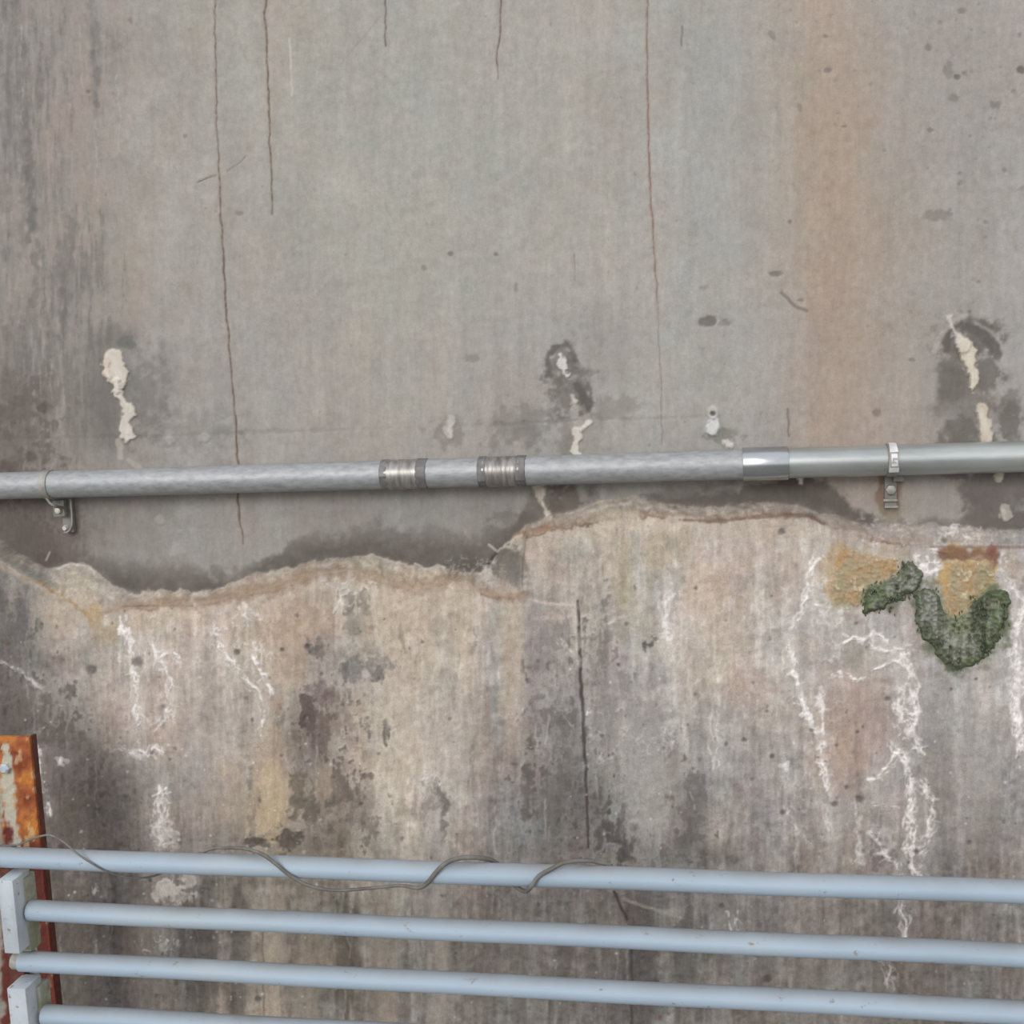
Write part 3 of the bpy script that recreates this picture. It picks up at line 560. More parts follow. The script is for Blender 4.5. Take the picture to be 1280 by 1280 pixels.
salt([(1022,700),(1010,720),(1008,745),(1000,770),(990,785)], 2.4, .8, 3, 4); salt([(985,800),(990,820),(995,845),(1002,870),(1012,900),(1025,920),(1030,945),(1033,990)], 2.3, .9, 3, 2.6)
salt([(1030,695),(1045,712)], 2, .5, 3, 7); salt([(1025,860),(1028,900),(1031,935)], 3.4, .6, 2, 3); salt([(1020,755),(1035,760)], 2, .4, 3, 6)
salt([(1050,808),(1065,795),(1080,800),(1095,792),(1105,800),(1118,812),(1135,808)], 2.4, .9, 2, 3); salt([(1085,798),(1092,810),(1112,815),(1122,812)], 1.8, .8, 2, 2)
salt([(1042,846),(1055,842),(1068,850),(1075,848)], 2.6, .85, 2, 2); salt([(1092,838),(1108,830),(1122,825),(1130,835)], 2.2, .85, 2, 2)
salt([(1130,815),(1138,830),(1140,860),(1142,890),(1140,920),(1150,938)], 2.6, .9, 4, 4); salt([(1130,870),(1125,885),(1130,900),(1142,905)], 3, .85, 4, 5)
veins(1112,850,1152,930,.85,seed=34,sc=10,thr=.22); salt([(1126,930),(1133,950),(1138,975),(1140,1010),(1142,1050),(1138,1085),(1146,1095)], 2.4, .85, 4, 5); salt([(1155,970),(1164,1000),(1162,1035),(1150,1070)], 1.8, .6, 2, 4)
veins(1130,960,1170,1090,.7,seed=35,sc=11,thr=.16); salt([(1085,975),(1100,970),(1112,960),(1120,940)], 2.4, .75, 2, 4); salt([(1092,1008),(1105,1005),(1118,1010)], 2, .7, 1)
blob(1098,1050,14,24,(172,170,166),.7,.4,.7,h=.002,nf=NC); salt([(1092,1040),(1100,1055),(1115,1075)], 3, .7, 3, 4); salt([(1120,1080),(1125,1095)], 2.4, .8, 3, 4)
salt([(1070,1000),(1072,1050),(1074,1085)], 3, .35, 2, 4); salt([(985,1010),(995,1035),(1010,1055)], 1.8, .4, 1); salt([(984,955),(984,965)], 6, .4, 2, 3); salt([(1028,1005),(1036,1040)], 3, .35, 2, 3)
salt([(1126,1120),(1130,1150),(1130,1175)], 2.2, .7, 2, 4); salt([(1108,1200),(1116,1235)], 2.2, .45, 2, 4); salt([(914,1140),(915,1165)], 3, .5, 1)
salt([(1280,760),(1270,790),(1274,830),(1272,880),(1276,940)], 3.4, .9, 4, 4); veins(1255,700,1330,960,.8,seed=36,sc=12,thr=.2); salt([(1270,850),(1273,900),(1272,920)], 3, .9, 3, 3)
veins(1020,690,1060,860,.45,seed=37,sc=12,thr=.2); veins(1000,690,1050,800,.4,seed=38,sc=10,thr=.2)
salt([(1150,705),(1160,716),(1172,712)], 3, .9, 3, 3); veins(1128,690,1182,725,.9,seed=39,sc=8,thr=.3); salt([(1180,668),(1195,660),(1205,668),(1215,674)], 2, .8, 2, 4); veins(1165,655,1250,682,.55,seed=40,sc=9,thr=.24,vert=.7)
salt([(1248,712),(1262,728),(1275,748)], 2.4, .8, 3, 4); veins(1240,690,1262,715,.8,seed=41,sc=7,thr=.3); salt([(1160,686),(1180,690)], 2, .7, 3, 4); salt([(1225,690),(1236,698)], 2, .8, 3, 5)
salt([(890,890),(892,930),(895,960)], 2, .4, 2, 4); salt([(835,745),(832,775),(838,800)], 4.5, .5, 3, 4); salt([(760,780),(780,770)], 5, .2, 3, 8); salt([(735,885),(736,892)], 3, .8, 2, 2); salt([(700,800),(712,815)], 1.6, .6, 2, 3)
salt([(530,975),(545,968),(548,985),(540,1010)], 2, .5, 2, 3); salt([(420,765),(425,745),(435,740)], 2, .4, 2, 4); salt([(300,760),(310,775)], 3, .4, 3, 8)
veins(250,755,350,850,.5,seed=42,sc=14,thr=.14); veins(140,760,240,860,.35,seed=43,sc=14,thr=.14); veins(640,880,860,960,.35,seed=44,sc=18,thr=.12); veins(860,690,1010,900,.16,seed=45,sc=12,thr=.2); veins(400,715,480,745,.5,seed=46,sc=9,thr=.2,vert=.7)
veins(960,860,1060,1080,.3,seed=47,sc=18,thr=.1); veins(60,700,140,760,.4,seed=48,sc=10,thr=.2,vert=.6); veins(540,690,640,745,.35,seed=49,sc=10,thr=.2,vert=.6); veins(1060,640,1160,690,.45,seed=50,sc=11,thr=.18,vert=.5)
# thin vertical pale and dark threads
for _ in range(230):
    x = rng.uniform(-40, 1320); y = rng.uniform(760, 1240); l = rng.uniform(20, 90)
    if rng.random() < .5: stroke([(x, y), (x+rng.normal()*2, y+l)], rng.uniform(.8, 2), (188,182,174), rng.uniform(.12, .38), 1.2, 1, br=.5, where=below)
    else: stroke([(x, y), (x+rng.normal()*2, y+l)], [.5, rng.uniform(1.5, 5), .5], (110,104,98), rng.uniform(.1, .3), 1.2, 1.8, nw=1, where=below)
specks(0, 770, 1280, 1280, 260, (202,196,190), (.6, 1.6), .7, h=.0007, where=below); specks(0, 900, 420, 1260, 90, (206,200,194), (.6, 2), .75, h=.0007, where=below)
specks(0, 760, 1280, 1280, 240, (92,86,82), (.7, 2.4), .6, h=-.0006, where=below); specks(0, 760, 1280, 1280, 40, (118,84,80), (1.2, 3.4), .35, where=below)
for x, y, r in ((959,889,4),(965,945,3.5),(978,1015,4),(1058,984,4),(1109,873,5),(1071,915,4),(870,735,4),(1145,1064,4),(903,1132,4),(959,1224,6),(978,664,5),(1180,676,5),(297,815,5),(114,838,8),(170,827,8),(190,941,3),(385,808,3),(352,812,3),(1220,849,3),(965,745,2),(323,1249,6),(1043,1005,5),(1075,1000,6),(803,1218,5),(930,925,3)):
    blob(x, y, r*.85, r*.75, (92,86,82), .65, .5, .3, h=-.001, nf=NC)
blob(540,1002,9,10,(140,132,124),.6,.3,.3,h=.003); stroke([(548,985),(556,1005),(554,1035)], 5, (110,104,98), .6, 1, 2.5, nw=2)
# flaked edges of the dark growth: a lip of relief
H -= .0014*below*np.clip((120-C.mean(axis=2))/25, 0, 1)
# soaked ground under the two moss clumps, with the ochre slime above them
NM = .6*NB+.5*NC
LUM = C.mean(axis=2, keepdims=True)
C += ((LUM - 142)*0.14 + (LUM - C)*0.12 + np.array([4.5, 2.8, 3.5], dtype=np.float32))*below[..., None]
for x, y, rx, ry, a, c in ((1070,718,38,34,.6,(172,150,116)),(1056,702,10,18,.5,(178,136,88)),(1042,738,12,16,.45,(176,146,108)),(1075,715,16,20,.35,(184,146,100)),(1110,700,26,18,.4,(172,156,128)),(1060,755,20,8,.5,(158,154,120)),
        (1210,722,32,40,.8,(182,154,108)),(1192,745,14,46,.5,(192,156,102)),(1228,712,18,22,.4,(188,152,104)),(1206,692,36,8,.85,(122,92,74)),(1240,694,8,12,.7,(124,86,74)),(1222,705,14,10,.5,(186,172,152)),(1200,785,30,16,.7,(158,154,118)),(1268,710,14,24,.35,(166,144,122)),
        (1160,765,18,30,.9,(112,114,96)),(1242,770,20,34,.9,(104,112,88)),(1200,808,36,26,.9,(112,118,98)),(1190,826,16,10,.9,(86,94,74)),(1106,745,26,14,.8,(118,118,104)),(1140,722,12,18,.8,(98,100,84))):
    blob(x, y, rx, ry, c, a, .35, .45, nf=NM, h=.003*a, where=dk)
specks(1040, 690, 1130, 760, 60, (196,180,148), (.7, 1.8), .5, where=dk); specks(1182, 700, 1246, 780, 70, (204,184,140), (.7, 2), .55, where=dk); specks(1040, 690, 1240, 770, 60, (150,118,76), (.8, 2), .4, where=dk)  # the pale specks are glints painted on the ochre
C = np.clip(C, 30, 245)

# ---------------------------------------------------------------- the wall as a surface
DENSE = (-46, 1330); STEP = 0.0019
pl = at(DENSE[0], 640); pr = at(DENSE[1], 640); pt = at(640, -50); pb = at(640, 1335)
xa = min(at(-46, 0)[0], at(-46, 1280)[0]); xb = max(at(1326, 0)[0], at(1326, 1280)[0])
za = min(at(0, 1326)[2], at(1280, 1326)[2]); zb = max(at(0, -46)[2], at(1280, -46)[2])
def grid_line(a, b, lo, hi):
    s = list(np.arange(a, b, STEP)); g = STEP; p = s[-1]
    while p < hi: g = min(g*1.12, .06); p += g; s.append(min(p, hi))
    g = STEP; p = a; q = []
    while p > lo: g = min(g*1.12, .06); p -= g; q.append(max(p, lo))
    return np.array(q[::-1]+s)
xs = grid_line(xa, xb, -3.2, 3.4); zs = grid_line(za, zb, 0.0, 4.6)
nx, nz = len(xs), len(zs)
PX, PZ = np.meshgrid(xs, zs)
def mirror(v, n):
    v = np.abs(v); v = np.mod(v, 2*(n-1)); return np.where(v > n-1, 2*(n-1)-v, v)
def sample(A, U, V):
    u = mirror(U-X0, NW); v = mirror(V-Y0, NH)
    iu = np.clip(u.astype(int), 0, NW-2); iv = np.clip(v.astype(int), 0, NH-2); fu = u-iu; fv = v-iv
    if A.ndim == 3: fu = fu[..., None]; fv = fv[..., None]
    return (A[iv, iu]*(1-fu) + A[iv, iu+1]*fu)*(1-fv) + (A[iv+1, iu]*(1-fu) + A[iv+1, iu+1]*fu)*fv
hh = np.zeros_like(PX)
for it in range(6):
    U, V = project(np.stack([PX, -hh, PZ], -1)); hn = sample(H, U, V); hh = hh*.35 + hn*.65
P = np.stack([PX, -hh, PZ], -1)
U, V = project(P)
col = lin(sample(C, U, V)).astype(np.float32)
low_v = sample(low[..., 0]*1.0, U, V)
dep_v = sample(DEP.astype(np.float32), U, V)
idx = np.arange(nx*nz).reshape(nz, nx)
quads = np.stack([idx[:-1, :-1], idx[:-1, 1:], idx[1:, 1:], idx[1:, :-1]], -1).reshape(-1, 4)
lowq = (low_v > .5)[:-1, :-1].ravel(); 
du = np.clip((U-X0).astype(int), 0, NW-1); dv = np.clip((V-Y0).astype(int), 0, NH-1); inside = (U > X0) & (U < X1) & (V > Y0) & (V < Y1)
depq = np.where(inside, DEP[dv, du], 0)[:-1, :-1].ravel()
PF = P.reshape(-1, 3); CF = col.reshape(-1, 3)
def piece(name, mask, m, parent=None):
    q = quads[mask]; u, inv = np.unique(q, return_inverse=True)
    return new_mesh(name, PF[u], inv.reshape(q.shape), m, parent, True, CF[u])
wall = piece('wall_back', (~lowq) & (depq == 0), M_UP); wall['kind'] = 'structure'
wall['label'] = 'smooth grey weathered concrete upper wall with fine vertical cracks'
lw = piece('wall_lower', lowq & (depq == 0), M_LOW); lw['kind'] = 'structure'; lw['label'] = 'rough stained projecting lower concrete with wavy top ledge'
for k in range(1, 8):
    o = piece('mineral_deposit', depq == k, M_UP, wall); o['label'] = 'pale raised mineral deposit on the upper wall'
# the back of the wall, so that it has thickness
g = MB(); g.box((-3.2, .02, 0), (3.4, .3, 4.6)); o = g.build('wall_core', M_GROUND, wall, False)
g = MB(); g.box((-3.2, -3.5, -.12), (3.4, .3, 0.0)); o = g.build('floor', M_GROUND, None, False); o['kind'] = 'structure'

# ---------------------------------------------------------------- conduit on the wall
RC = 17.3*mpp(430, 595, -.05); YC = -(RC+.016)
def cpt(px): return at(px, np.interp(px, [0, 430, 850, 1280], [607.5, 595.0, 581.0, 570.5]), YC)
A_, B_ = at(0, 607.5, YC), at(1280, 570.5, YC); dirc = _n(B_-A_)
def on_axis(px):                         # point of the straight conduit axis seen at that column
    lo_, hi_ = -3.0, 4.0
    for _ in range(50):
        md = (lo_+hi_)/2; u_, _v = project((A_+dirc*md)[None, :])
        if u_[0] < px: lo_ = md
        else: hi_ = md
    return lo_
def cyl(m_, a, b, r, n=28, prof=None):
    if prof is None: prof = [(0, r), (1, r)]
    prof = [(t_ + i_*1e-5, q) for i_, (t_, q) in enumerate(prof)]
    m_.tube([A_+dirc*(a+(b-a)*t_) for t_, _ in prof], [q for _, q in prof], n)
cond = empty('conduit', A_, 'long grey galvanised steel conduit running across the concrete wall', 'conduit')
S = on_axis
for a, b, mt, lab in ((None, 484, M_PIPE, 'weathered dull left length of pipe'), (534, 602, M_PIPE, None), (656, 930, M_PIPE, None), (982, None, M_PIPE2, 'cleaner shinier right length of pipe')):
    m_ = MB(); sa = S(-270) if a is None else S(a); sb = S(1560) if b is None else S(b)
    cyl(m_, sa, sb, RC); o = m_.build('pipe', mt, cond, auto=40)
    if lab: o['label'] = lab
def ringed(a, b, rings, amp):
    n_ = 60; pr_ = []
    for i in range(n_+1):
        t_ = i/n_; pr_.append((t_, RC*(1.03 + amp*(0.5+0.5*math.sin(t_*rings*2*math.pi)))))
    return [(0, RC*.9)]+pr_+[(1, RC*.9)]
for a, b, rings in ((480, 536, 3), (601, 658, 9)):
    m_ = MB(); cyl(m_, S(a+4), S(b-4), RC, prof=ringed(a, b, rings, .02)); cp = m_.build('coupling', M_CPL, cond, auto=60)
    cp['label'] = 'ringed compression coupling'
    for x0_, x1_ in ((a-2, a+8), (b-14, b)) if rings == 3 else ((a-2, a+9), (b-12, b+1)):
        m_ = MB(); p_ = [(0, RC*1.0), (.08, RC*1.075), (.92, RC*1.075), (1, RC*1.0)]; cyl(m_, S(x0_), S(x1_), RC, 12, p_); m_.build('nut', M_BAND, cp, auto=30)
m_ = MB(); cyl(m_, S(928), S(985), RC, 32, [(0, RC*.9), (0, RC*1.09), (.02, RC*1.12), (.98, RC*1.12), (1, RC*1.09), (1, RC*.9)])
o = m_.build('coupling', M_COUP, cond, auto=50); o['label'] = 'smooth bright zinc set-screw coupling'
o2 = MB(); q = A_+dirc*S(952); o2.tube([q+np.array([0, -RC*1.1, -RC*.1]), q+np.array([0, -RC*1.16, -RC*.1])], .0022, 10); o2.build('set_screw', M_BAND, o, auto=40)

def strap_band(m_, s0, s1, r0, r1, a0, a1, n=18):     # curved strip hugging the front of the pipe, angles from straight up (0) over the front (90)
    v = []; f = []
    up = np.array([0, 0, 1.0]); fr = np.array([0, -1.0, 0])
    for i in range(n+1):
        t_ = math.radians(a0+(a1-a0)*i/n); d = up*math.cos(t_) + fr*math.sin(t_); k = i/n
        for s_ in (s0(k), s1(k)):
            for r_ in (r0, r1): v.append(A_+dirc*s_+d*r_)
    for i in range(n):
        b = i*4; c = b+4
        f += [(b+1, b+3, c+3, c+1), (b, c, c+2, b+2), (b, b+1, c+1, c), (b+2, c+2, c+3, b+3)]
    f += [(0, 2, 3, 1), (n*4, n*4+1, n*4+3, n*4+2)]
    m_.add(v, f)
# right clamp
base = A_ + dirc*S(1114)
cl = empty('pipe_clamp', base*np.array([1, 0, 1]), 'bright stamped metal clamp with rusty strut near the right end of the conduit', 'clamp', None)
m_ = MB(); strap_band(m_, lambda k: S(1108.5)-.001*k*2, lambda k: S(1119)+.0015*k, RC*1.012, RC*1.09, -75, 190, 26); st = m_.build('strap', M_STRUT, cl, auto=40)
m_ = MB(); strap_band(m_, lambda k: S(1110.5)-.0025*k, lambda k: S(1119)+.0022*k, RC*1.09, RC*1.14, -8, 128, 16)
pb_ = m_.build('face_plate', M_ALU, cl, auto=40); pb_['label'] = 'bright aluminium face plate'
m_ = MB()
for a0, a1, w0, w1 in ((58, 63, 0, 1), (104, 109, 0, 1), (63, 104, 0, .16), (63, 104, .84, 1), (78, 84, .3, .8), (90, 95, .2, .7), (84, 90, .3, .45)):
    sA, sB = S(1110.2)-.0012, S(1119.5)+.0012
    strap_band(m_, lambda k, w0=w0: sA+(sB-sA)*w0, lambda k, w1=w1: sA+(sB-sA)*w1, RC*1.13, RC*1.165, a0, a1, 4)
m_.build('stamped_ridge', M_STRAP, pb_, auto=40)
def lug(name, u0, v0, u1, v1, y0, y1, mt, par, bev=.0008, lab=None):
    a = at((u0+u1)/2, (v0+v1)/2, y0); w = (u1-u0)*mpp((u0+u1)/2, (v0+v1)/2, y0); h_ = (v1-v0)*mpp((u0+u1)/2, (v0+v1)/2, y0)
    m_ = MB(); m_.box((a[0]-w/2, y0, a[2]-h_/2), (a[0]+w/2, y1, a[2]+h_/2), bev); o_ = m_.build(name, mt, par, auto=35)
    if lab: o_['label'] = lab
    return o_
lug('strut', 1106, 586, 1121, 636, -.0145, -.0012, M_STRUT, cl)
lug('strut_lip', 1104.5, 624, 1122, 627, -.020, -.012, M_STRAP, cl, .0004); lug('strut_lip', 1106, 632.5, 1122.5, 635, -.020, -.012, M_STRAP, cl, .0004)
lug('tab', 1117, 592, 1130, 602, -.022, -.010, M_STRUT, cl)
b_ = at(1113.5, 612, -.018); m_ = MB(); m_.tube([b_+np.array([0, .004, 0]), b_, b_+np.array([0, -.004, 0]), b_+np.array([0, -.005, 0])], [.009, .009, .0082, .005], 6); bo = m_.build('bolt', M_STRAP, cl, auto=30)
# left clamp
base = A_ + dirc*S(62)
cl2 = empty('pipe_clamp', base*np.array([1, 0, 1]), 'dull grey strap clamp with hanging bracket near the left end of the conduit', 'clamp', None)
m_ = MB(); strap_band(m_, lambda k: S(57.5), lambda k: S(66), RC*1.012, RC*1.08, -80, 185, 26); m_.build('strap', M_STRAP, cl2, auto=40)
m_ = MB(); m_.tube(catmull([at(58, 622, YC-.010), at(63, 629, YC-.012), at(70, 633, YC-.008), at(80, 635, -.02)], 6), .0028, 8); m_.build('lip', M_STRUT, cl2)
lug('tab', 66, 626, 80, 645, -.026, -.006, M_STRUT, cl2)
b_ = at(73, 638, -.028); m_ = MB(); m_.tube([b_, b_+np.array([0, -.004, 0]), b_+np.array([0, -.0055, 0])], [.0062, .0058, .003], 8); m_.build('bolt', M_SCREW, cl2, auto=30)
lug('bracket', 77, 620, 90, 664, -.012, -.0012, M_STRUT, cl2, .002)
m_ = MB(); m_.tube(catmull([at(88, 622, -.016), at(89.5, 640, -.016), at(90, 655, -.016), at(86, 664, -.016), at(80, 666, -.014)], 6), .0018, 8); m_.build('bracket_rim', M_STRAP, cl2)
b_ = at(82, 660, -.012); m_ = MB(); m_.tube([b_, b_+np.array([0, -.005, 0])], [.006, .004], 10); m_.build('screw', M_SCREW, cl2, auto=30)

# ---------------------------------------------------------------- rusty post between wall and rail
YP = -.27
p1 = at(41.5, 921, YP); p2 = at(75, 1250, YP); xr = (p1[0]+p2[0])/2; zt = p1[2]; wp = 82*mpp(20, 1000, YP); xr -= 5*mpp(50, 1000, YP); xl = xr-wp
post = empty('steel_post', ((xl+xr)/2, YP+.03, 0), 'rusty orange steel post with flaking white paint behind the guard rail', 'post')
def rust_cols(Pv, side=False):
    u_, v_ = project(Pv); iu = np.clip(u_-X0, 0, NW-1).astype(int); iv = np.clip(v_-Y0, 0, NH-1).astype(int)
    n1, n2, n3 = NB[iv, iu], NC[iv, iu], FI[iv, iu]; vt = S3[iv, iu]
    c_ = np.array([150, 86, 50.0])[None, :] + n1[:, None]*np.array([22, 20, 12]) + n2[:, None]*np.array([12, 12, 8])
    def put(mk, k_): c_[:] = c_ + (np.array(k_, float)-c_)*np.clip(mk, 0, 1)[:, None]
    put(ss(.2, 1.0, n1+.5*n2)*.7, (190, 122, 48)); put(ss(.4, 1.1, -n1+.4*n2)*.7, (118, 54, 38))
    put(ss(1035, 1070, v_)*.95, (92, 44, 38)); put(ss(0, 6, u_-(34+(v_-920)*.09))*.7, (120, 56, 40))
    path = np.interp(v_, [920, 945, 965, 1000, 1030, 1060], [8, 8, 8, 11, 14, 22]); wd_ = np.interp(v_, [920, 940, 955, 975, 1010, 1060], [1, 4, 9, 11, 8, 8])
    mk = 1-ss(wd_*.6, wd_*1.2, np.abs(u_-path)+4*n2+3*n1); put(mk*.9*(v_ < 1062), (184, 184, 168)); 
    put((1-ss(3, 10, np.abs(u_-(-2))+4*n2))*(v_ > 985)*.7, (160, 172, 164))
    put(ss(.9, 1.3, n2+.5*vt)*.65*(v_ < 1060), (200, 178, 140)); put((1-ss(1, 4, np.abs(v_-923)))*.4, (190, 120, 80))
    put((1-ss(4, 8, np.hypot(u_-9, (v_-1038)*.5)+3*n2))*.9, (96, 38, 34)); put(ss(.9, 1.4, n1)*(v_ > 1085)*.6, (176, 170, 158))
    if side: c_ *= .8
    return lin(np.clip(c_, 20, 240))
nu, nv = 46, 190; uu = np.linspace(xl, xr, nu); vv = np.concatenate([np.linspace(0, .55, 12)[:-1], np.linspace(.55, zt, nv)])
def plate(lo_y, name, par):             # front plate with a thickness, subdivided to carry its rust
    X_, Z_ = np.meshgrid(uu, vv); Pf = np.stack([X_, np.full_like(X_, lo_y), Z_], -1).reshape(-1, 3); nV = len(Pf)
    u_, v_ = project(Pf); iu = np.clip(u_-X0, 0, NW-1).astype(int); iv = np.clip(v_-Y0, 0, NH-1).astype(int)
    Pf[:, 1] -= .0008*NC[iv, iu]; e_ = (np.abs(Pf[:, 0]-xr) < 1e-6); Pf[e_, 0] -= .0010*np.abs(NC[iv, iu][e_])
    Pb = Pf.copy(); Pb[:, 1] = lo_y+.006; cc = rust_cols(Pf)
    r_, c_ = len(vv), nu; id_ = np.arange(r_*c_).reshape(r_, c_)
    q = np.stack([id_[:-1, :-1], id_[:-1, 1:], id_[1:, 1:], id_[1:, :-1]], -1).reshape(-1, 4)
    ed = []
    for ln in (id_[:, -1], id_[-1, ::-1], id_[::-1, 0], id_[0, :]):
        ed += [(ln[i], ln[i]+nV, ln[i+1]+nV, ln[i+1]) for i in range(len(ln)-1)]
    F_ = np.concatenate([q, q[:, ::-1]+nV, np.array(ed)])
    o_ = new_mesh(name, np.concatenate([Pf, Pb]), F_, M_RUST, par, False, np.concatenate([cc, cc*.8])); return o_
plate(YP, 'face_plate', post)
for x_ in (xl, xr-.006):
    m_ = MB(); m_.box((x_, YP+.0062, 0), (x_+.006, YP+.02, zt-.001), .0008); m_.build('flange', M_DKRUST, post, auto=40)
b_ = at(7, 960, YP-.001); m_ = MB(); m_.tube([b_+np.array([0, .003, 0]), b_+np.array([0, -.005, 0]), b_+np.array([0, -.008, 0])], [.0095, .0095, .006], 6); o = m_.build('bolt', M_BRK, post, auto=30); o['label'] = 'pale painted bolt head'

# ---------------------------------------------------------------- guard rail
YR = -.40
def rad_at(px, py, d): return d/2*mpp(px, py, YR)
R1 = rad_at(640, 1092, 27.2)
rails = [((0, 1071.5), (1280, 1115)), ((50, 1138.5), (1280, 1194.3)), ((40, 1201.5), (1280, 1265.5)), ((60, 1268.5), (1280, 1337.0))]
gr = empty('guard_rail', at(25, 1180, YR)*np.array([1, 1, 0]), 'pale blue painted guard rail of round tubes across the foot of the wall', 'railing')
RX_END = at(1280, 1100, YR)[0] + .55
rail_axis = []
for i, (a, b) in enumerate(rails):
    a3, b3 = at(*a, YR), at(*b, YR); d = _n(b3-a3)
    start = {0: at(-120, 1067, YR)[0], 1: at(38, 1138, YR)[0], 2: at(27, 1201, YR)[0], 3: at(56, 1268, YR)[0]}[i]
    s0 = a3 + d*((start-a3[0])/d[0]); s1 = a3 + d*((RX_END-a3[0])/d[0]); rail_axis.append((a3, d))
    n_ = 40; m_ = MB(); pts_ = [s0+(s1-s0)*k/n_ for k in range(n_+1)]
    for k, p in enumerate(pts_): p[2] += .0006*math.sin(k*.7+i*2)
    m_.tube(pts_, R1, 28); m_.build('rail', M_RAIL, gr, auto=50)
def slab(name, u0, v0, u1, v1, yf, yb, mt, bev=.0015, lab=None):     # box whose front face spans those columns and rows
    a = at(u0, (v0+v1)/2, yf); b = at(u1, (v0+v1)/2, yf); zt_ = at((u0+u1)/2, v0, yf)[2]; zb_ = at((u0+u1)/2, v1, yf)[2] if v1 < 2000 else 0.0
    m_ = MB(); m_.box((a[0], yf, zb_), (b[0], yb, zt_), bev); o_ = m_.build(name, mt, gr, auto=35)
    if lab: o_['label'] = lab
    return o_
slab('bracket_box', 1, 1101, 20, 1192, YR-.033, YR+.012, M_BRK, .002, 'whitish painted steel box below the top rail')
zf = YR-.033
a = at(11, 1262, zf); w_ = 23*mpp(20, 1262, zf); zt_ = at(20, 1236, zf)[2]
m_ = MB(); m_.box((a[0], zf, 0), (a[0]+w_, YR+.012, zt_), .002); o = m_.build('bracket_box', M_BRK, gr, auto=35); o['label'] = 'whitish painted steel box carrying the lowest rail'
# collars where rails meet the boxes
def collar(px0, py, px1, hgt, r=None):
    a3 = at(px0, py, YR+.01); b3 = at(px1, py, YR+.01); h_ = hgt*mpp(px0, py, YR)/2
    m_ = MB(); m_.box((a3[0], YR-.006, a3[2]-h_), (b3[0], YR+.024, a3[2]+h_), .003); return m_.build('collar', M_OLIVE, gr, auto=35)
collar(29, 1138, 42, 88); collar(47, 1266, 60, 76)
m_ = MB(); q0 = at(14, 1201, YR-.004); q1 = at(28, 1201.5, YR); m_.tube([q0, q0+(q1-q0)*.2, q1+np.array([.004, 0, 0])], [R1*.6, R1*.78, R1*.84], 18); m_.build('end_plug', M_PLUG, gr, auto=40)
slab('inner_core', 8, 1060, 26, 1290, YR+.008, YR+.022, M_DKRUST, .001)
m_ = MB(); a = at(38, 1130, YR+.026)
m_.box((at(22, 1120, YR+.026)[0], YR+.024, 0), (at(47, 1180, YR+.026)[0]-.004, YR+.030, at(30, 1082, YR+.026)[2]), .001); m_.build('back_plate', M_BRK, gr, auto=35)
# far end post of the rail, past the right edge of the view
m_ = MB(); zt_ = (rail_axis[0][0]+rail_axis[0][1]*((RX_END-rail_axis[0][0][0])/rail_axis[0][1][0]))[2]
m_.box((RX_END-.012, YR-.03, 0), (RX_END+.03, YR+.03, zt_+R1*1.2), .002); m_.build('end_post', M_BRK, gr, auto=35)

# ---------------------------------------------------------------- wire round the top rail
a3, d3 = rail_axis[0]
fr, bk, tp = YR-R1-.003, YR+R1+.002, YR
WP = [(-30,1058,bk+.01),(0,1057,bk),(22,1056,tp),(42,1048,tp-.008),(62,1044,tp-.014),(80,1053,fr+.004),(98,1068,fr),(118,1081,fr),(140,1092,fr+.006),(165,1097,tp),(192,1095,bk-.003),(228,1080,bk+.003),(262,1062,bk),(285,1060,tp),(307,1061,tp-.008),(328,1068,fr+.002),(345,1080,fr),(362,1094,fr),(386,1107,fr+.002),(420,1113,fr+.006),(465,1110,fr+.006),(500,1107,fr+.004),(522,1110,fr+.002),(533,1105,fr),(543,1093,fr),(556,1080,fr),(573,1073,fr+.006),(597,1072,tp),(620,1078,bk),(636,1098,bk+.002),(646,1109,tp+.004),(657,1114,tp-.006),(665,1107,fr),(674,1095,fr),(690,1086,fr),(707,1078,fr+.006),(735,1076,tp),(765,1082,bk)]
m_ = MB(); pts_ = catmull([at(*p) for p in WP], 7)
u_, _v = project(np.array(pts_)); rr = np.interp(u_, [0, 60, 150, 250, 330, 420, 500, 545, 700, 760], [.0018,.0016,.0015,.0018,.0032,.0026,.0026,.0036,.0032,.0026])
m_.tube(pts_, list(rr), 8); o = m_.build('wire', M_WIRE); o['label'] = 'thin dark grey wire twisted loosely around the top tube of the rail'; o['category'] = 'wire'

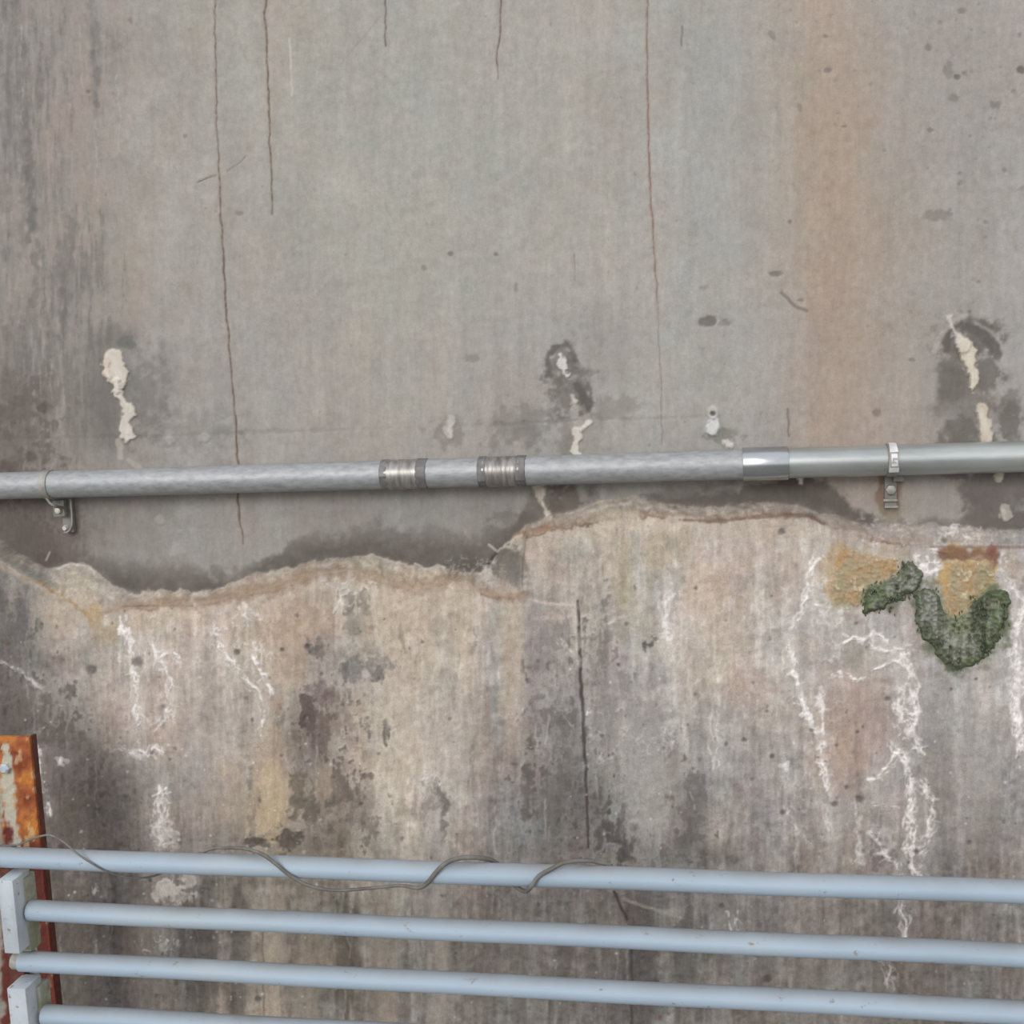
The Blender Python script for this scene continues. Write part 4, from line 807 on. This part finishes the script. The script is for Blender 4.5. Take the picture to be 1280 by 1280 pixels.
# ---------------------------------------------------------------- moss clumps
def in_poly(x, y, poly):
    c_ = False; j = len(poly)-1
    for i in range(len(poly)):
        if (poly[i][1] > y) != (poly[j][1] > y) and x < (poly[j][0]-poly[i][0])*(y-poly[i][1])/(poly[j][1]-poly[i][1])+poly[i][0]: c_ = not c_
        j = i
    return c_
def wall_y(px, py):
    i = int(np.clip(py-Y0, 0, NH-1)); j = int(np.clip(px-X0, 0, NW-1)); return -float(H[i, j])
def fronds(name, poly, n, cfun, parent, size=(3.5, 7.0), lift=.010):
    xs_ = [p[0] for p in poly]; ys_ = [p[1] for p in poly]; vs = []; fs = []; cs = []
    k = 0; r = np.random.default_rng(len(poly)*7+n); e = np.array([(poly[i], poly[(i+1) % len(poly)]) for i in range(len(poly))], float)
    while k < n:
        x = r.uniform(min(xs_), max(xs_)); y = r.uniform(min(ys_), max(ys_))
        if not in_poly(x + 5*NB[int(y)-Y0, int(x)-X0] + r.normal()*1.2, y + 5*NC[int(y)-Y0, int(x)-X0] + r.normal()*1.2, poly): continue
        v_ = e[:, 1]-e[:, 0]; w_ = np.array([x, y])-e[:, 0]; t_ = np.clip((w_*v_).sum(1)/((v_**2).sum(1)+1e-6), 0, 1); dd = np.hypot(*(w_-t_[:, None]*v_).T).min()
        y0 = wall_y(x, y); p = at(x, y, y0-.002); s_ = mpp(x, y, y0)*r.uniform(*size); out = lift*min(1, dd/12)*r.uniform(.4, 1)
        axis = _n(np.array([r.normal()*.22, -r.uniform(.05, .35), -r.uniform(.6, 1)])); sd = _n(np.cross(axis, [0, 1, .3])); up = np.cross(axis, sd)
        q = p+np.array([0, -out, 0]); wd_ = s_*r.uniform(.16, .26); b = len(vs)
        mid = q+axis*s_*.15; vs += [q-axis*s_*.5, mid+sd*wd_, mid+up*wd_*.7, mid-sd*wd_, mid-up*wd_*.7, q+axis*s_*.6]
        fs += [(b, b+1+i, b+1+(i+1) % 4) for i in range(4)] + [(b+5, b+1+(i+1) % 4, b+1+i) for i in range(4)]
        c_ = np.array(cfun(x, y, dd, r), float); c_ = np.clip(c_*r.uniform(.93, 1.08), 15, 240)
        cs += [lin(c_*.95)]+[lin(c_)]*4+[lin(np.clip(c_*1.05, 0, 240))]; k += 1
    # a cushion under the fronds, following the outline
    o_ = new_mesh(name, vs, np.array(fs), M_MOSS, parent, True, np.array(cs)); return o_
def poly_dist(x, y, poly):               # signed distance to an outline, positive inside, in survey pixels
    d = np.full(x.shape, 1e9); ins = np.zeros(x.shape, bool); n = len(poly)
    for i in range(n):
        (x0, y0), (x1, y1) = poly[i], poly[(i+1) % n]; vx, vy = x1-x0, y1-y0
        t_ = np.clip(((x-x0)*vx+(y-y0)*vy)/(vx*vx+vy*vy+1e-9), 0, 1); d = np.minimum(d, np.hypot(x-x0-t_*vx, y-y0-t_*vy))
        c_ = ((y0 > y) != (y1 > y)) & (x < (x1-x0)*(y-y0)/((y1-y0) if y1 != y0 else 1e-9)+x0); ins ^= c_
    return np.where(ins, d, -d)
def cushion(green, ochre, root, lift):
    outline = green + ochre; x0 = min(p[0] for p in outline)-8; x1 = max(p[0] for p in outline)+8; y0 = min(p[1] for p in outline)-8; y1 = max(p[1] for p in outline)+8
    gxx, gyy = np.meshgrid(np.arange(x0, x1, 1.15), np.arange(y0, y1, 1.15)); iu = (gxx-X0).astype(int); iv = (gyy-Y0).astype(int)
    nb, nc, fi, s3 = NB[iv, iu], NC[iv, iu], FI[iv, iu], S3[iv, iu]
    dg = poly_dist(gxx, gyy, green) + 2.2*nb + 1.6*nc + .8*fi; do = poly_dist(gxx, gyy, ochre) + 3.0*nb + 2.0*nc + fi
    wo = ss(-6, 6, do - dg*.6 + 2.5*nc); d = np.maximum(dg, do)
    e = np.clip(d/7, 0, 1)**.6; bumpy = np.clip(.75+.35*nc+.3*fi+.25*nb+.25*s3, .1, 1.6)
    hgt = e*bumpy*lift*(1-.8*wo)
    Pm = np.zeros(gxx.shape+(3,))
    wallh = H[iv, iu]
    for i in range(gxx.shape[0]):
        for j in range(gxx.shape[1]): Pm[i, j] = at(gxx[i, j], gyy[i, j], -float(wallh[i, j])-float(hgt[i, j])+(.0012 if d[i, j] < 1 else 0))
    def mixc(c_, k_, m_): return c_ + (np.array(k_, float)-c_)*np.clip(m_, 0, 1)[..., None]
    c_ = np.zeros(gxx.shape+(3,)) + np.array((114, 117, 101.0))
    m1 = .7*nb+.5*s3+.35*nc
    c_ = mixc(c_, (143, 144, 136), ss(.1, .9, m1)*.9); c_ = mixc(c_, (80, 86, 70), ss(.15, .9, -m1)*.85); c_ = mixc(c_, (98, 114, 78), ss(.3, 1.0, .8*NA[iv, iu]+.5*nc + (.5 if x0 > 1100 else -.5)*ss(1200, 1240, gxx))*.7)
    c_ = mixc(c_, (82, 90, 68), (1-ss(2, 9, dg))*.65); c_ = mixc(c_, (150, 154, 122), np.exp(-((gxx-1200)/14)**2-((gyy-775)/26)**2)*.6)
    oc = np.zeros_like(c_) + np.array((166, 148, 120.0)); oc = mixc(oc, (170, 140, 102), ss(.1, .9, nb)*.7); oc = mixc(oc, (152, 145, 116), ss(0, .9, -nb)*.6); oc = mixc(oc, (198, 188, 160), ss(.9, 1.3, nc+.5*fi)*.8); oc = mixc(oc, (140, 112, 72), ss(.8, 1.3, -nc)*.5)  # the palest flecks are glints mixed into the ochre colour
    oc = mixc(oc, C[iv, iu], (1-ss(0, 8, do)))
    c_ = c_*(1-wo[..., None]) + oc*wo[..., None]; cc = lin(np.clip(c_, 20, 235)).reshape(-1, 3); PV = Pm.reshape(-1, 3)
    id_ = np.arange(gxx.size).reshape(gxx.shape); q = np.stack([id_[:-1, :-1], id_[1:, :-1], id_[1:, 1:], id_[:-1, 1:]], -1).reshape(-1, 4)
    keep = (d > 0)[:-1, :-1].ravel(); och = (wo > .5)[:-1, :-1].ravel()
    for nm, mk in (('moss_cushion', keep & ~och), ('ochre_crust', keep & och)):
        qq = q[mk]; u_, inv = np.unique(qq, return_inverse=True); o_ = new_mesh(nm, PV[u_], inv.reshape(qq.shape), M_MOSS, root, True, cc[u_])
        if nm == 'ochre_crust': o_['label'] = 'ochre slimy crust'
def gcol(x, y, dd, r):
    n1 = NB[int(y)-Y0, int(x)-X0]*.7 + .5*S3[int(y)-Y0, int(x)-X0] + .35*NC[int(y)-Y0, int(x)-X0]
    c_ = np.array((88,94,76) if n1 < -.3 else (108,114,96) if n1 < .3 else (134,136,126), float)
    return c_ if dd > 6 else np.array((84, 92, 70), float)
PR = [(1141,742),(1152,736),(1166,736),(1174,746),(1178,762),(1190,768),(1204,762),(1214,750),(1226,742),(1240,733),(1252,737),(1263,752),(1258,776),(1247,802),(1232,822),(1216,830),(1206,836),(1196,838),(1182,830),(1164,812),(1152,796),(1147,772)]
PRO = [(1182,700),(1246,700),(1248,722),(1236,734),(1222,750),(1210,768),(1196,776),(1184,770),(1180,750),(1180,720)]
PL = [(1076,744),(1081,768),(1095,763),(1112,758),(1128,750),(1144,738),(1153,727),(1147,711),(1136,702),(1127,708),(1122,718),(1106,724),(1086,730)]
PLO = [(1040,706),(1062,686),(1090,692),(1122,700),(1122,720),(1106,730),(1086,737),(1078,756),(1052,760),(1036,748)]
for poly, pol2, n1, lab in ((PR, PRO, 420, 'larger heart-shaped clump of dark green moss below an ochre crust'), (PL, PLO, 200, 'smaller crescent of dark green moss left of the larger clump')):
    c0 = at(*np.mean(poly, axis=0), -.05); mo = empty('moss_clump', c0, lab, 'moss', 'moss clumps on the lower wall')
    cushion(poly, pol2, mo, .011)
    o = fronds('moss_fronds', poly, n1, gcol, mo, (3.0, 7.0), .008); o['kind'] = 'stuff'
